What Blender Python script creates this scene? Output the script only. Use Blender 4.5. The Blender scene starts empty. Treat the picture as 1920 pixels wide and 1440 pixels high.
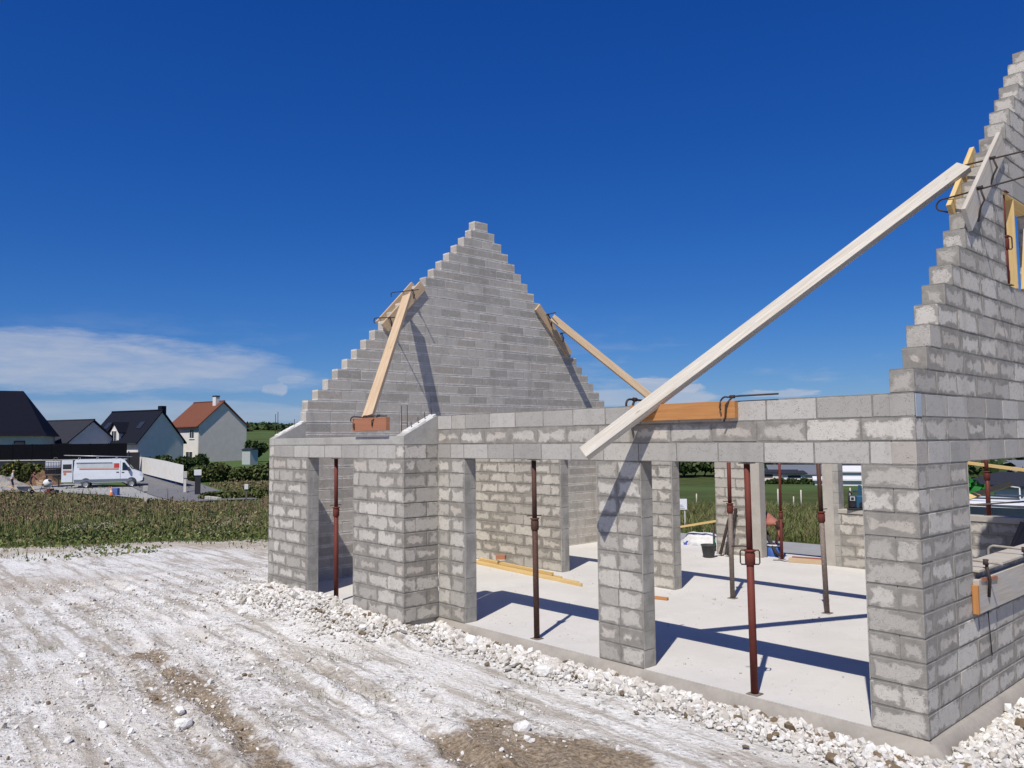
import bpy, bmesh, math, random
import numpy as np
from mathutils import Vector, Matrix, Quaternion
random.seed(7); rng = np.random.default_rng(11)
S = bpy.context.scene
COL = S.collection

# ------------------------------------------------------------------ camera, sky, sun, exposure
CR = np.array([[0.6758046, 0.7370051, -0.0105663], [-0.0593105, 0.0400854, -0.9974344], [-0.7346907, 0.6746975, 0.0708021]])
CC = np.array([2.6166573, -6.8984086, 2.4329436])
CF = 1501.427
cd = bpy.data.cameras.new('camera'); cam = bpy.data.objects.new('camera', cd); COL.objects.link(cam)
cd.sensor_width = 36; cd.lens = CF / 1920 * 36; cd.clip_start = .05; cd.clip_end = 9000
r_, d_, f_ = CR
cam.matrix_world = Matrix(((r_[0], -d_[0], -f_[0], CC[0]), (r_[1], -d_[1], -f_[1], CC[1]), (r_[2], -d_[2], -f_[2], CC[2]), (0, 0, 0, 1)))
S.camera = cam
SUN_EL = math.radians(55.4); SUN_AZ = math.radians(154.2)      # azimuth from +Y towards +X
SD = Vector((math.sin(SUN_AZ) * math.cos(SUN_EL), math.cos(SUN_AZ) * math.cos(SUN_EL), math.sin(SUN_EL)))

W = bpy.data.worlds.new('World'); S.world = W; W.use_nodes = True
nt = W.node_tree; nt.nodes.clear()
def wn(t, **k):
    n = nt.nodes.new(t)
    for a, b in k.items(): setattr(n, a, b)
    return n
def wl(a, b): nt.links.new(a, b)
def wmath(op, a, b=None, c=None):
    n = wn('ShaderNodeMath', operation=op)
    for i, q in enumerate((a, b, c)):
        if q is None: continue
        if isinstance(q, (int, float)): n.inputs[i].default_value = q
        else: wl(q, n.inputs[i])
    return n.outputs[0]
sky = wn('ShaderNodeTexSky', sky_type='NISHITA', sun_disc=False, sun_elevation=SUN_EL, sun_rotation=SUN_AZ, altitude=600, air_density=1.0, dust_density=.35, ozone_density=3.0)
hs = wn('ShaderNodeHueSaturation'); hs.inputs['Hue'].default_value = .5; hs.inputs['Saturation'].default_value = 1.28; hs.inputs['Value'].default_value = .86
wl(sky.outputs[0], hs.inputs['Color'])
# the clear northern air of the photograph: each channel of the sky bent a little towards deep blue
sr = wn('ShaderNodeSeparateColor'); wl(hs.outputs[0], sr.inputs[0]); cr_ = wn('ShaderNodeCombineColor')
for i_, (ga, gp_) in enumerate(((.465, 1.18), (.56, .975), (.83, .735))):
    wl(wmath('MULTIPLY', wmath('POWER', wmath('MULTIPLY', sr.outputs[i_], .1), gp_), ga * 10), cr_.inputs[i_])
# thin low clouds: a band of broken streaks round the horizon, a broad veil in the west and a few puffs
tc = wn('ShaderNodeTexCoord'); sep = wn('ShaderNodeSeparateXYZ'); wl(tc.outputs['Generated'], sep.inputs[0])
mp = wn('ShaderNodeMapping'); mp.inputs['Scale'].default_value = (1, 1, 5.5); wl(tc.outputs['Generated'], mp.inputs[0])
nz = wn('ShaderNodeTexNoise'); nz.inputs['Scale'].default_value = 5.0; nz.inputs['Detail'].default_value = 7; nz.inputs['Roughness'].default_value = .62; wl(mp.outputs[0], nz.inputs['Vector'])
nz2 = wn('ShaderNodeTexNoise'); nz2.inputs['Scale'].default_value = 15.0; nz2.inputs['Detail'].default_value = 6; nz2.inputs['Roughness'].default_value = .6; wl(mp.outputs[0], nz2.inputs['Vector'])
nz3 = wn('ShaderNodeTexNoise'); nz3.inputs['Scale'].default_value = 42.0; nz3.inputs['Detail'].default_value = 6; nz3.inputs['Roughness'].default_value = .6; wl(tc.outputs['Generated'], nz3.inputs['Vector'])
def pixdir(u, v):
    r = CR.T @ np.array([(u - 960) / CF, (v - 720) / CF, 1.]); return r / np.linalg.norm(r)
def blob(u, v, su, sv, amp, rag):
    """a cloud about the sky direction of (u, v): an ellipse with a ragged rim"""
    d = pixdir(u, v); az = math.atan2(d[0], d[1]); el = math.asin(d[2])
    a = wmath('ARCTAN2', sep.outputs[0], sep.outputs[1]); da = wmath('SUBTRACT', a, az)
    e = wmath('SUBTRACT', wmath('ARCSINE', sep.outputs[2]), el)
    q = wmath('ADD', wmath('POWER', wmath('ABSOLUTE', wmath('DIVIDE', da, su)), 2.), wmath('POWER', wmath('ABSOLUTE', wmath('DIVIDE', e, sv)), 2.))
    n = wmath('MULTIPLY', wmath('SUBTRACT', (nz if su > .1 else nz2 if su > .03 else nz3).outputs[0], .5), rag)
    m = wn('ShaderNodeMapRange', interpolation_type='SMOOTHSTEP'); wl(wmath('SUBTRACT', q, n), m.inputs[0])
    m.inputs[1].default_value = 1.0; m.inputs[2].default_value = .40; m.inputs[3].default_value = 0; m.inputs[4].default_value = amp
    return m.outputs[0]
clouds = None
def addc(x):
    global clouds
    clouds = x if clouds is None else wmath('MAXIMUM', clouds, x)
addc(blob(120, 680, .27, .036, .62, 2.4)); addc(blob(430, 708, .15, .022, .36, 2.8)); addc(blob(515, 729, .019, .009, .62, 3.2)); addc(blob(506, 731, .012, .007, .55, 2.4))
addc(blob(320, 775, .30, .016, .38, 3.0)); addc(blob(1240, 722, .045, .012, .7, 3.6)); addc(blob(1200, 745, .11, .011, .6, 4.0)); addc(blob(1290, 728, .022, .007, .75, 3.0))
addc(blob(1450, 738, .05, .006, .6, 4.0)); addc(blob(545, 712, .02, .006, .55, 3.0))
band = wn('ShaderNodeMapRange', interpolation_type='SMOOTHSTEP'); wl(sep.outputs[2], band.inputs[0])
band.inputs[1].default_value = .17; band.inputs[2].default_value = .03
nb = wn('ShaderNodeMapRange', interpolation_type='SMOOTHSTEP'); wl(nz.outputs[0], nb.inputs[0]); nb.inputs[1].default_value = .50; nb.inputs[2].default_value = .72; nb.inputs[4].default_value = .55
addc(wmath('MULTIPLY', band.outputs[0], nb.outputs[0]))
mx = wn('ShaderNodeMixRGB'); wl(wmath('MULTIPLY', clouds, wmath('ADD', wmath('MULTIPLY', nz2.outputs[0], 1.5), .25)), mx.inputs[0]); wl(cr_.outputs[0], mx.inputs[1]); mx.inputs[2].default_value = (4.6, 5.1, 6.2, 1)
bg = wn('ShaderNodeBackground'); bg.inputs[1].default_value = .1; wl(mx.outputs[0], bg.inputs[0])
wo = wn('ShaderNodeOutputWorld'); wl(bg.outputs[0], wo.inputs[0])

sl = bpy.data.lights.new('sun', 'SUN'); sl.energy = 4.7; sl.angle = math.radians(.5); sl.color = (1, .945, .85)
so = bpy.data.objects.new('sun', sl); COL.objects.link(so); so.location = (8, -16, 26)
so.rotation_euler = (-SD).to_track_quat('-Z', 'Y').to_euler()
S.view_settings.view_transform = 'Standard'; S.view_settings.look = 'None'; S.view_settings.exposure = 0; S.view_settings.gamma = 1
S.cycles.max_bounces = 6; S.cycles.transparent_max_bounces = 6

# ------------------------------------------------------------------ picking points: a pixel of the photograph is a direction, the plane it lies on gives the distance
def ray(u, v): return CR.T @ np.array([(u - 960) / CF, (v - 720) / CF, 1.])
def on(u, v, ax, val):
    r = ray(u, v); t = (val - CC[ax]) / r[ax]; return Vector(CC + t * r)
def onX(u, v, x): return on(u, v, 0, x)
def onY(u, v, y): return on(u, v, 1, y)
def onZ(u, v, z): return on(u, v, 2, z)
def at(u, v, D): return Vector(CC + ray(u, v) * D)             # point at depth D (metres in front of the lens plane)
def proj(p):
    c = CR @ (np.array(p, float) - CC); return 960 + CF * c[0] / c[2], 720 + CF * c[1] / c[2], c[2]

# ------------------------------------------------------------------ object helpers
def tag(o, label=None, cat=None, group=None, kind=None):
    if label: o['label'] = label
    if cat: o['category'] = cat
    if group: o['group'] = group
    if kind: o['kind'] = kind
    return o
def empty(name, loc=(0, 0, 0), rz=0):
    o = bpy.data.objects.new(name, None); COL.objects.link(o); o.location = loc; o.rotation_euler = (0, 0, rz); o.empty_display_size = .2
    return o
def link(name, me, mat=None, parent=None):
    o = bpy.data.objects.new(name, me); COL.objects.link(o)
    if mat is not None and len(me.materials) == 0: me.materials.append(mat)
    if parent is not None: o.parent = parent
    return o
def copy_tree(o, parent=None):
    c = o.copy(); COL.objects.link(c); c.parent = parent
    for ch in list(o.children): copy_tree(ch, c)
    return c
class MB:
    def __init__(s): s.v = []; s.f = []; s.sm = []
    def add(s, vs, fs, smooth=False):
        b = len(s.v); s.v += [tuple(p) for p in vs]; s.f += [tuple(b + i for i in q) for q in fs]; s.sm += [smooth] * len(fs); return s
    def box(s, x0, x1, y0, y1, z0, z1):
        return s.add([(x0, y0, z0), (x1, y0, z0), (x1, y1, z0), (x0, y1, z0), (x0, y0, z1), (x1, y0, z1), (x1, y1, z1), (x0, y1, z1)],
                     [(0, 3, 2, 1), (4, 5, 6, 7), (0, 1, 5, 4), (1, 2, 6, 5), (2, 3, 7, 6), (3, 0, 4, 7)])
    def bevbox(s, x0, x1, y0, y1, z0, z1, b):
        me = bmesh.new(); bmesh.ops.create_cube(me, size=1)
        for v in me.verts: v.co = Vector(((x0 + x1) / 2 + v.co.x * (x1 - x0), (y0 + y1) / 2 + v.co.y * (y1 - y0), (z0 + z1) / 2 + v.co.z * (z1 - z0)))
        bmesh.ops.bevel(me, geom=list(me.edges), offset=b, segments=2, profile=.5, affect='EDGES'); me.verts.index_update()
        s.add([v.co.copy() for v in me.verts], [[v.index for v in q.verts] for q in me.faces]); me.free(); return s
    def hexa(s, p):
        return s.add(p, [(0, 3, 2, 1), (4, 5, 6, 7), (0, 1, 5, 4), (1, 2, 6, 5), (2, 3, 7, 6), (3, 0, 4, 7)])
    def tube(s, pts, r, n=8, caps=True, smooth=True):
        pts = [Vector(p) for p in pts]; rs = r if isinstance(r, (list, tuple)) else [r] * len(pts)
        t0 = (pts[1] - pts[0]).normalized(); up = Vector((0, 0, 1)) if abs(t0.z) < .9 else Vector((1, 0, 0))
        nrm = t0.cross(up).normalized(); vs = []
        for i, p in enumerate(pts):
            t = (pts[min(i + 1, len(pts) - 1)] - pts[max(i - 1, 0)]).normalized()
            nrm = (nrm - t * nrm.dot(t)).normalized(); bn = t.cross(nrm)
            vs += [p + (nrm * math.cos(2 * math.pi * k / n) + bn * math.sin(2 * math.pi * k / n)) * rs[i] for k in range(n)]
        fs = [(i * n + k, i * n + (k + 1) % n, (i + 1) * n + (k + 1) % n, (i + 1) * n + k) for i in range(len(pts) - 1) for k in range(n)]
        b = len(s.v); s.add(vs, fs, smooth)
        if caps:
            s.f += [tuple(b + k for k in reversed(range(n))), tuple(b + (len(pts) - 1) * n + k for k in range(n))]; s.sm += [False, False]
        return s
    def lathe(s, prof, n=20, c=(0, 0, 0), smooth=True):
        vs = [(c[0] + r * math.cos(2 * math.pi * k / n), c[1] + r * math.sin(2 * math.pi * k / n), c[2] + z) for r, z in prof for k in range(n)]
        return s.add(vs, [(i * n + k, i * n + (k + 1) % n, (i + 1) * n + (k + 1) % n, (i + 1) * n + k) for i in range(len(prof) - 1) for k in range(n)], smooth)
    def prism(s, poly, f0, f1):
        """poly: list of 2-D points, f0/f1 map one to a 3-D point at either end"""
        n = len(poly); vs = [f0(p) for p in poly] + [f1(p) for p in poly]
        return s.add(vs, [tuple(reversed(range(n))), tuple(range(n, 2 * n))] + [(k, (k + 1) % n, n + (k + 1) % n, n + k) for k in range(n)])
    def build(s, name, mat=None, parent=None, fixn=True):
        me = bpy.data.meshes.new(name); me.from_pydata([tuple(v) for v in s.v], [], s.f)
        me.polygons.foreach_set('use_smooth', s.sm)
        if fixn:
            b = bmesh.new(); b.from_mesh(me); bmesh.ops.recalc_face_normals(b, faces=list(b.faces)); b.to_mesh(me); b.free()
        return link(name, me, mat, parent)
def npmesh(name, V, F, mat, parent=None, smooth=False, attrs=None):
    """fast mesh from numpy arrays, F (n,3) or (n,4)"""
    me = bpy.data.meshes.new(name); k = F.shape[1]
    me.vertices.add(len(V)); me.vertices.foreach_set('co', V.astype(np.float32).ravel())
    me.loops.add(F.size); me.loops.foreach_set('vertex_index', F.astype(np.int32).ravel())
    me.polygons.add(len(F)); me.polygons.foreach_set('loop_start', np.arange(0, F.size, k, dtype=np.int32))
    me.polygons.foreach_set('use_smooth', np.full(len(F), smooth))
    me.update(calc_edges=True)
    for an, (dom, arr) in (attrs or {}).items():
        if arr.ndim == 2: at_ = me.attributes.new(an, 'FLOAT_COLOR', dom); at_.data.foreach_set('color', np.hstack([arr, np.ones((len(arr), 1))]).astype(np.float32).ravel())
        else: at_ = me.attributes.new(an, 'FLOAT', dom); at_.data.foreach_set('value', arr.astype(np.float32))
    return link(name, me, mat, parent)

# ------------------------------------------------------------------ materials
class NT:
    def __init__(s, name):
        s.m = bpy.data.materials.new(name); s.m.use_nodes = True; s.t = s.m.node_tree; s.t.nodes.clear()
        s.o = s.n('ShaderNodeOutputMaterial'); s.b = s.n('ShaderNodeBsdfPrincipled'); s.l(s.b.outputs[0], s.o.inputs[0])
        s.geo = s.n('ShaderNodeNewGeometry'); s.P = s.geo.outputs['Position']; s.tc = s.n('ShaderNodeTexCoord'); s.OB = s.tc.outputs['Object']
        s.oi = s.n('ShaderNodeObjectInfo'); s.R = s.oi.outputs['Random']
    def n(s, t, **k):
        q = s.t.nodes.new(t)
        for a, b in k.items(): setattr(q, a, b)
        return q
    def l(s, a, b): s.t.links.new(a, b)
    def put(s, q, sock):
        if isinstance(q, (int, float)): sock.default_value = q
        elif isinstance(q, tuple): sock.default_value = (*q, 1) if len(q) == 3 and sock.type == 'RGBA' else q
        else: s.l(q, sock)
    def noise(s, sc, det=4, ro=.55, vec=None, dist=0.):
        q = s.n('ShaderNodeTexNoise'); q.inputs['Scale'].default_value = sc; q.inputs['Detail'].default_value = det; q.inputs['Roughness'].default_value = ro; q.inputs['Distortion'].default_value = dist
        s.l(vec if vec is not None else s.P, q.inputs['Vector']); return q.outputs[0]
    def vor(s, sc, vec=None, feat='F1', out='Distance', rnd=1.):
        q = s.n('ShaderNodeTexVoronoi', feature=feat); q.inputs['Scale'].default_value = sc; q.inputs['Randomness'].default_value = rnd
        s.l(vec if vec is not None else s.P, q.inputs['Vector']); return q.outputs[out]
    def mapv(s, vec, scale=(1, 1, 1), loc=(0, 0, 0), rot=(0, 0, 0)):
        q = s.n('ShaderNodeMapping'); q.inputs['Scale'].default_value = scale; q.inputs['Location'].default_value = loc; q.inputs['Rotation'].default_value = rot; s.l(vec, q.inputs[0]); return q.outputs[0]
    def math(s, op, a, b=None, clamp=False):
        q = s.n('ShaderNodeMath', operation=op, use_clamp=clamp); s.put(a, q.inputs[0])
        if b is not None: s.put(b, q.inputs[1])
        return q.outputs[0]
    def mr(s, v, a, b, c=0., d=1., sm=True):
        q = s.n('ShaderNodeMapRange', interpolation_type='SMOOTHSTEP' if sm else 'LINEAR'); s.put(v, q.inputs[0])
        for i, x in enumerate((a, b, c, d)): s.put(x, q.inputs[i + 1])
        return q.outputs[0]
    def mix(s, f, a, b, mode='MIX'):
        q = s.n('ShaderNodeMixRGB', blend_type=mode); s.put(f, q.inputs[0]); s.put(a, q.inputs[1]); s.put(b, q.inputs[2]); return q.outputs[0]
    def attr(s, name): q = s.n('ShaderNodeAttribute', attribute_name=name); return q
    def bump(s, h, st=.3, d=.01, nrm=None):
        q = s.n('ShaderNodeBump'); q.inputs['Strength'].default_value = st; q.inputs['Distance'].default_value = d; s.l(h, q.inputs['Height'])
        if nrm is not None: s.l(nrm, q.inputs['Normal'])
        return q.outputs[0]
    def fin(s, col, rough=.8, metal=0., nrm=None, spec=.3):
        s.put(col, s.b.inputs['Base Color']); s.put(rough, s.b.inputs['Roughness']); s.put(metal, s.b.inputs['Metallic']); s.b.inputs['Specular IOR Level'].default_value = spec
        if nrm is not None: s.l(nrm, s.b.inputs['Normal'])
        return s.m
def sc3(c, k): return tuple(min(1, x * k) for x in c)
def simple(name, col, rough=.75, var=.18, scale=6., bump=.15, metal=0., spec=.3, obj=False):
    t = NT(name); v = t.OB if obj else t.P
    n = t.noise(scale, 5, .6, v); n2 = t.noise(scale * 9, 3, .6, v)
    f = t.math('ADD', t.math('MULTIPLY', n, .7), t.math('MULTIPLY', n2, .3))
    c = t.mix(t.mr(f, .3, .7), sc3(col, 1 - var), sc3(col, 1 + var))
    return t.fin(c, rough, metal, t.bump(n2, bump, .004) if bump else None, spec)
def wood(name, a, b, rough=.8, dirt=None):
    t = NT(name); o = t.n('ShaderNodeVectorMath', operation='ADD'); t.l(t.OB, o.inputs[0]); cmb = t.n('ShaderNodeCombineXYZ')
    for i, k in enumerate((37., 11., 23.)): t.l(t.math('MULTIPLY', t.R, k), cmb.inputs[i])
    t.l(cmb.outputs[0], o.inputs[1]); v = o.outputs[0]
    g = t.noise(3.2, 6, .65, t.mapv(v, (.35, 9, 9)), .6); g2 = t.noise(14, 4, .6, t.mapv(v, (.25, 12, 12)))
    c = t.mix(t.mr(g, .32, .68), a, b); c = t.mix(t.math('MULTIPLY', t.mr(g2, .5, .75), .35), c, sc3(a, .6))
    knot = t.vor(2.4, t.mapv(v, (.8, 3, 3))); c = t.mix(t.math('MULTIPLY', t.mr(knot, .09, .03), .7), c, sc3(a, .4))
    if dirt: c = t.mix(t.mr(t.noise(4.5, 6, .7, v), .45, .66), c, dirt)
    c = t.mix(t.math('MULTIPLY', t.R, .25), c, sc3(a, .8))
    return t.fin(c, rough, 0., t.bump(g2, .25, .004))

def block_mat(name, blk, smear, sm_w, dark_smear, beds=False):
    """hollow concrete block: pitted grey body; mortar dragged over its rim, wide or narrow from block to block"""
    t = NT(name); a = t.attr('uvL'); d = t.attr('dim')
    su = t.n('ShaderNodeSeparateXYZ'); t.l(a.outputs['Vector'], su.inputs[0]); sd = t.n('ShaderNodeSeparateXYZ'); t.l(d.outputs['Vector'], sd.inputs[0])
    u, v, L, H = su.outputs[0], su.outputs[1], sd.outputs[0], sd.outputs[1]
    eu = t.math('MINIMUM', u, t.math('SUBTRACT', L, u)); e = t.math('MINIMUM', t.math('ADD', eu, .035) if beds else eu, t.math('MINIMUM', v, t.math('SUBTRACT', H, v)))
    rn = t.math('FRACT', t.math('ADD', t.R, sd.outputs[2])); rn2 = t.math('FRACT', t.math('MULTIPLY', rn, 7.31))
    n1 = t.noise(8.5, 5, .6, None, .5); n1b = t.noise(24, 4, .65); n0 = t.noise(1.7, 3, .5)
    nn = t.math('ADD', t.math('MULTIPLY', t.math('SUBTRACT', n1, .5), .05 if beds else .20), t.math('ADD', t.math('MULTIPLY', t.math('SUBTRACT', n1b, .5), .015 if beds else .06), t.math('MULTIPLY', t.math('SUBTRACT', n0, .5), .03 if beds else .15)))
    ee = t.math('ADD', e, t.math('SUBTRACT', nn, t.math('MULTIPLY', t.math('SUBTRACT', rn2, .45), .012 if beds else .04)))
    m = t.mr(ee, sm_w - .010, sm_w + .022, 1., 0.)
    grain = t.noise(95, 3, .7); pit = t.vor(70); big = t.noise(.9, 4, .6); mid = t.noise(9, 4, .6)
    tone = t.math('ADD', t.math('MULTIPLY', rn, .8), t.math('MULTIPLY', big, .55))
    c = t.mix(t.mr(tone, .25, 1.1), sc3(blk, .80), sc3(blk, 1.17)); c = t.mix(t.math('MULTIPLY', t.mr(rn2, .72, 1.), .5), c, (blk[0] * 1.02, blk[1] * .93, blk[2] * .86))
    holes = t.math('MULTIPLY', t.mr(pit, .34, .16), t.mr(t.noise(14, 3), .42, .62))
    c = t.mix(t.math('MULTIPLY', holes, .85), c, sc3(blk, .28)); c = t.mix(t.math('MULTIPLY', t.mr(grain, .4, .75), .3), c, sc3(blk, 1.3))
    sc = t.mix(t.mr(mid, .3, .7), sc3(smear, .85), sc3(smear, 1.15))
    mot = t.math('MULTIPLY', t.mr(n1b, .46, .66), t.mr(n1, .42, .6)); m2 = t.math('ADD', t.math('MULTIPLY', m, dark_smear), t.math('MULTIPLY', mot, .38), True)
    c = t.mix(m2, c, sc)
    streak = t.noise(2.2, 5, .6, t.mapv(t.P, (1.6, 1.6, .35))); c = t.mix(t.math('MULTIPLY', t.mr(streak, .5, .72), .35), c, sc3(blk, .62))
    h = t.math('SUBTRACT', t.math('ADD', t.math('MULTIPLY', grain, .5), t.math('MULTIPLY', m, .5)), t.math('MULTIPLY', holes, .8))
    return t.fin(c, .92, 0., t.bump(h, .55, .006), .15)
MT = {}
MT['block'] = block_mat('rough_concrete_block', (.485, .455, .405), (.252, .236, .208), .026, .9)
MT['block_pale'] = block_mat('smooth_concrete_block', (.43, .402, .355), (.66, .63, .575), .014, .8, True)
MT['block_lintel'] = block_mat('lintel_block', (.41, .39, .355), (.26, .245, .22), -.050, .8)
MT['mortar'] = simple('mortar', (.225, .21, .188), .95, .25, 9., .5)
MT['mortar_pale'] = simple('pale_mortar', (.43, .41, .375), .95, .2, 9., .4)
MT['concrete'] = simple('cast_concrete', (.37, .355, .325), .9, .16, 3., .25)
t = NT('rendered_jamb'); sx = t.n('ShaderNodeSeparateXYZ'); t.l(t.P, sx.inputs[0]); nj = t.noise(4, 6, .65); nk_ = t.noise(22, 4, .6)
fr = t.math('ABSOLUTE', t.math('SUBTRACT', t.math('FRACT', t.math('ADD', t.math('MULTIPLY', sx.outputs[2], 5.), t.math('MULTIPLY', nk_, .12))), .5)); c = t.mix(t.mr(nj, .32, .68), (.27, .257, .232), (.41, .393, .36)); c = t.mix(t.math('MULTIPLY', t.mr(fr, .455, .485), t.mr(nj, .35, .6)), c, (.19, .18, .16)); c = t.mix(t.math('MULTIPLY', t.mr(t.noise(2.2, 5, .6, t.mapv(t.P, (5, 5, .5))), .52, .68), .45), c, (.47, .455, .42))
MT['jamb'] = t.fin(c, .9, 0, t.bump(t.math('ADD', nj, t.math('MULTIPLY', nk_, .5)), .5, .01), .15)
MT['footing'] = simple('footing_mortar', (.33, .30, .262), .92, .14, 2.5, .25)
MT['white_edge'] = simple('white_mortar', (.62, .61, .58), .9, .15, 12., .3)
t = NT('floor_slab'); n = t.noise(.8, 5, .6); n2 = t.noise(7, 5, .6); sp = t.noise(55, 2)
c = t.mix(t.mr(n, .35, .65), (.55, .53, .495), (.60, .58, .545)); c = t.mix(t.math('MULTIPLY', t.mr(n2, .54, .74), .3), c, (.46, .44, .41)); st_ = t.noise(2.1, 6, .7, None, 1.2); c = t.mix(t.math('MULTIPLY', t.mr(st_, .56, .66), .4), c, (.64, .625, .60)); c = t.mix(t.math('MULTIPLY', t.mr(st_, .38, .32), .25), c, (.44, .415, .38)); c = t.mix(t.math('MULTIPLY', t.mr(sp, .66, .72), .5), c, (.3, .29, .27))
MT['slab'] = t.fin(c, .85, 0, t.bump(n2, .1, .003))
MT['wood_grey'] = wood('weathered_spruce', (.46, .41, .335), (.64, .60, .52), .85, (.52, .49, .44))
MT['wood_pine'] = wood('pine', (.48, .34, .21), (.60, .46, .31), .8)
MT['wood_yellow'] = wood('fresh_pine', (.58, .40, .17), (.70, .52, .25), .75)
MT['wood_orange'] = wood('orange_formwork', (.42, .18, .06), (.52, .25, .09), .7, None)
MT['wood_red'] = wood('red_formwork', (.36, .15, .085), (.44, .20, .11), .7, None)
MT['wood_dirty'] = wood('cement_stained_board', (.42, .37, .30), (.55, .50, .43), .9, (.45, .44, .42))
MT['wood_dark'] = wood('dark_old_board', (.10, .085, .075), (.17, .15, .135), .9)
def rustmat(name, a, b, c, k):
    t = NT(name); n = t.noise(7, 6, .65, t.mapv(t.OB, (1, 1, .35))); n2 = t.noise(40, 4, .6, t.OB)
    q = t.mix(t.mr(n, .38, .62), a, b); q = t.mix(t.math('MULTIPLY', t.mr(n2, .5, .7), k), q, c)
    return t.fin(q, t.mr(n, .3, .7, .55, .85), .15, t.bump(n2, .2, .003))
MT['rust_red'] = rustmat('red_oxide_steel', (.13, .030, .022), (.17, .042, .030), (.07, .035, .028), .6)
MT['rust_brown'] = rustmat('rusty_steel', (.065, .032, .025), (.10, .048, .034), (.14, .11, .09), .5)
MT['steel_grey'] = rustmat('cement_splashed_steel', (.16, .12, .10), (.22, .18, .155), (.34, .31, .28), .6)
MT['iron'] = rustmat('dark_iron', (.035, .028, .026), (.06, .045, .04), (.10, .07, .055), .5)
# ------------------------------------------------------------------ terrain
HX0, HX1, HY0, HY1 = -10.5, 0., 0., 8.2           # outline of the main body of the house
_T = [(-700, [(0, -.14), (12, -.16), (18, -.30), (24, -.45), (40, -1.0), (60, -1.75), (73, -1.75), (82, -1.2), (92, -.2), (104, .1), (130, .3), (300, 2.5), (600, 6), (1500, 14), (2500, 48), (5000, 30)]),
      (0, None), (560, None),
      (1250, [(0, -.14), (14, -.16), (20, -.2), (40, -.7), (80, -2.8), (117, -4.3), (150, -5.3), (200, -6.6), (400, -11), (1000, -14), (2500, 12), (5000, 0)]),
      (1640, None),
      (1860, [(0, -.14), (14, -.16), (19, -.3), (30, -1.6), (60, -5), (150, -11), (400, -16), (1000, -18), (2500, 0), (5000, 0)]), (2700, None)]
_lr = np.log(np.geomspace(1, 5000, 160)); _cols = []; _az = []; _last = None
for u_, tb in _T:
    if tb is None: tb = _last
    _last = tb; rr, zz = zip(*tb)
    zc = np.interp(np.exp(_lr), rr, zz); k = np.ones(7) / 7
    zc = np.convolve(np.pad(zc, 3, mode='edge'), k, 'valid'); _cols.append(zc); _az.append(math.atan((u_ - 960) / CF))
_cols = np.array(_cols); _az = np.array(_az)
_fa = math.atan2(CR[2][0], CR[2][1])
def vnoise(x, y, seed=0):
    """cheap smooth value noise on numpy arrays, 0..1"""
    xi = np.floor(x).astype(np.int64); yi = np.floor(y).astype(np.int64); fx = x - xi; fy = y - yi
    fx = fx * fx * (3 - 2 * fx); fy = fy * fy * (3 - 2 * fy)
    def h(a, b):
        n = (a * 374761393 + b * 668265263 + seed * 1442695041) & 0xffffffff; n = ((n ^ (n >> 13)) * 1274126177) & 0xffffffff
        return ((n ^ (n >> 16)) & 0xffff) / 65535.
    return (h(xi, yi) * (1 - fx) + h(xi + 1, yi) * fx) * (1 - fy) + (h(xi, yi + 1) * (1 - fx) + h(xi + 1, yi + 1) * fx) * fy
def fbm(x, y, o=4, seed=0):
    s = 0; a = .5
    for i in range(o): s = s + a * vnoise(x * 2 ** i, y * 2 ** i, seed + i); a *= .5
    return s
def hdist(x, y):
    """distance to the outline of the house, porch bay included"""
    def rd(x0, x1, y0, y1):
        dx = np.maximum(np.maximum(x0 - x, x - x1), 0); dy = np.maximum(np.maximum(y0 - y, y - y1), 0); return np.hypot(dx, dy)
    return np.minimum(rd(HX0, HX1, HY0, HY1), rd(HX0, -6.454, -.585, 0))
def base_z(x, y):
    x = np.asarray(x, float); y = np.asarray(y, float)
    dx = x - CC[0]; dy = y - CC[1]; r = np.hypot(dx, dy); a = np.arctan2(dx, dy) - _fa; a = (a + np.pi) % (2 * np.pi) - np.pi
    a = np.clip(a, _az[0], _az[-1]); lr = np.clip(np.log(np.maximum(r, 1.)), 0, _lr[-1])
    i = np.clip(np.searchsorted(_az, a) - 1, 0, len(_az) - 2); fa = (a - _az[i]) / (_az[i + 1] - _az[i]); fa = fa * fa * (3 - 2 * fa)
    q = lr / (_lr[1] - _lr[0]); j = np.clip(q.astype(int), 0, len(_lr) - 2); fj = q - j
    z = (_cols[i, j] * (1 - fj) + _cols[i, j + 1] * fj) * (1 - fa) + (_cols[i + 1, j] * (1 - fj) + _cols[i + 1, j + 1] * fj) * fa
    # the photographer's spoil mound
    z = z + .92 * np.exp(-((np.hypot(x - 3.6, y + 9.4)) / 3.6) ** 2)
    return z
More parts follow.
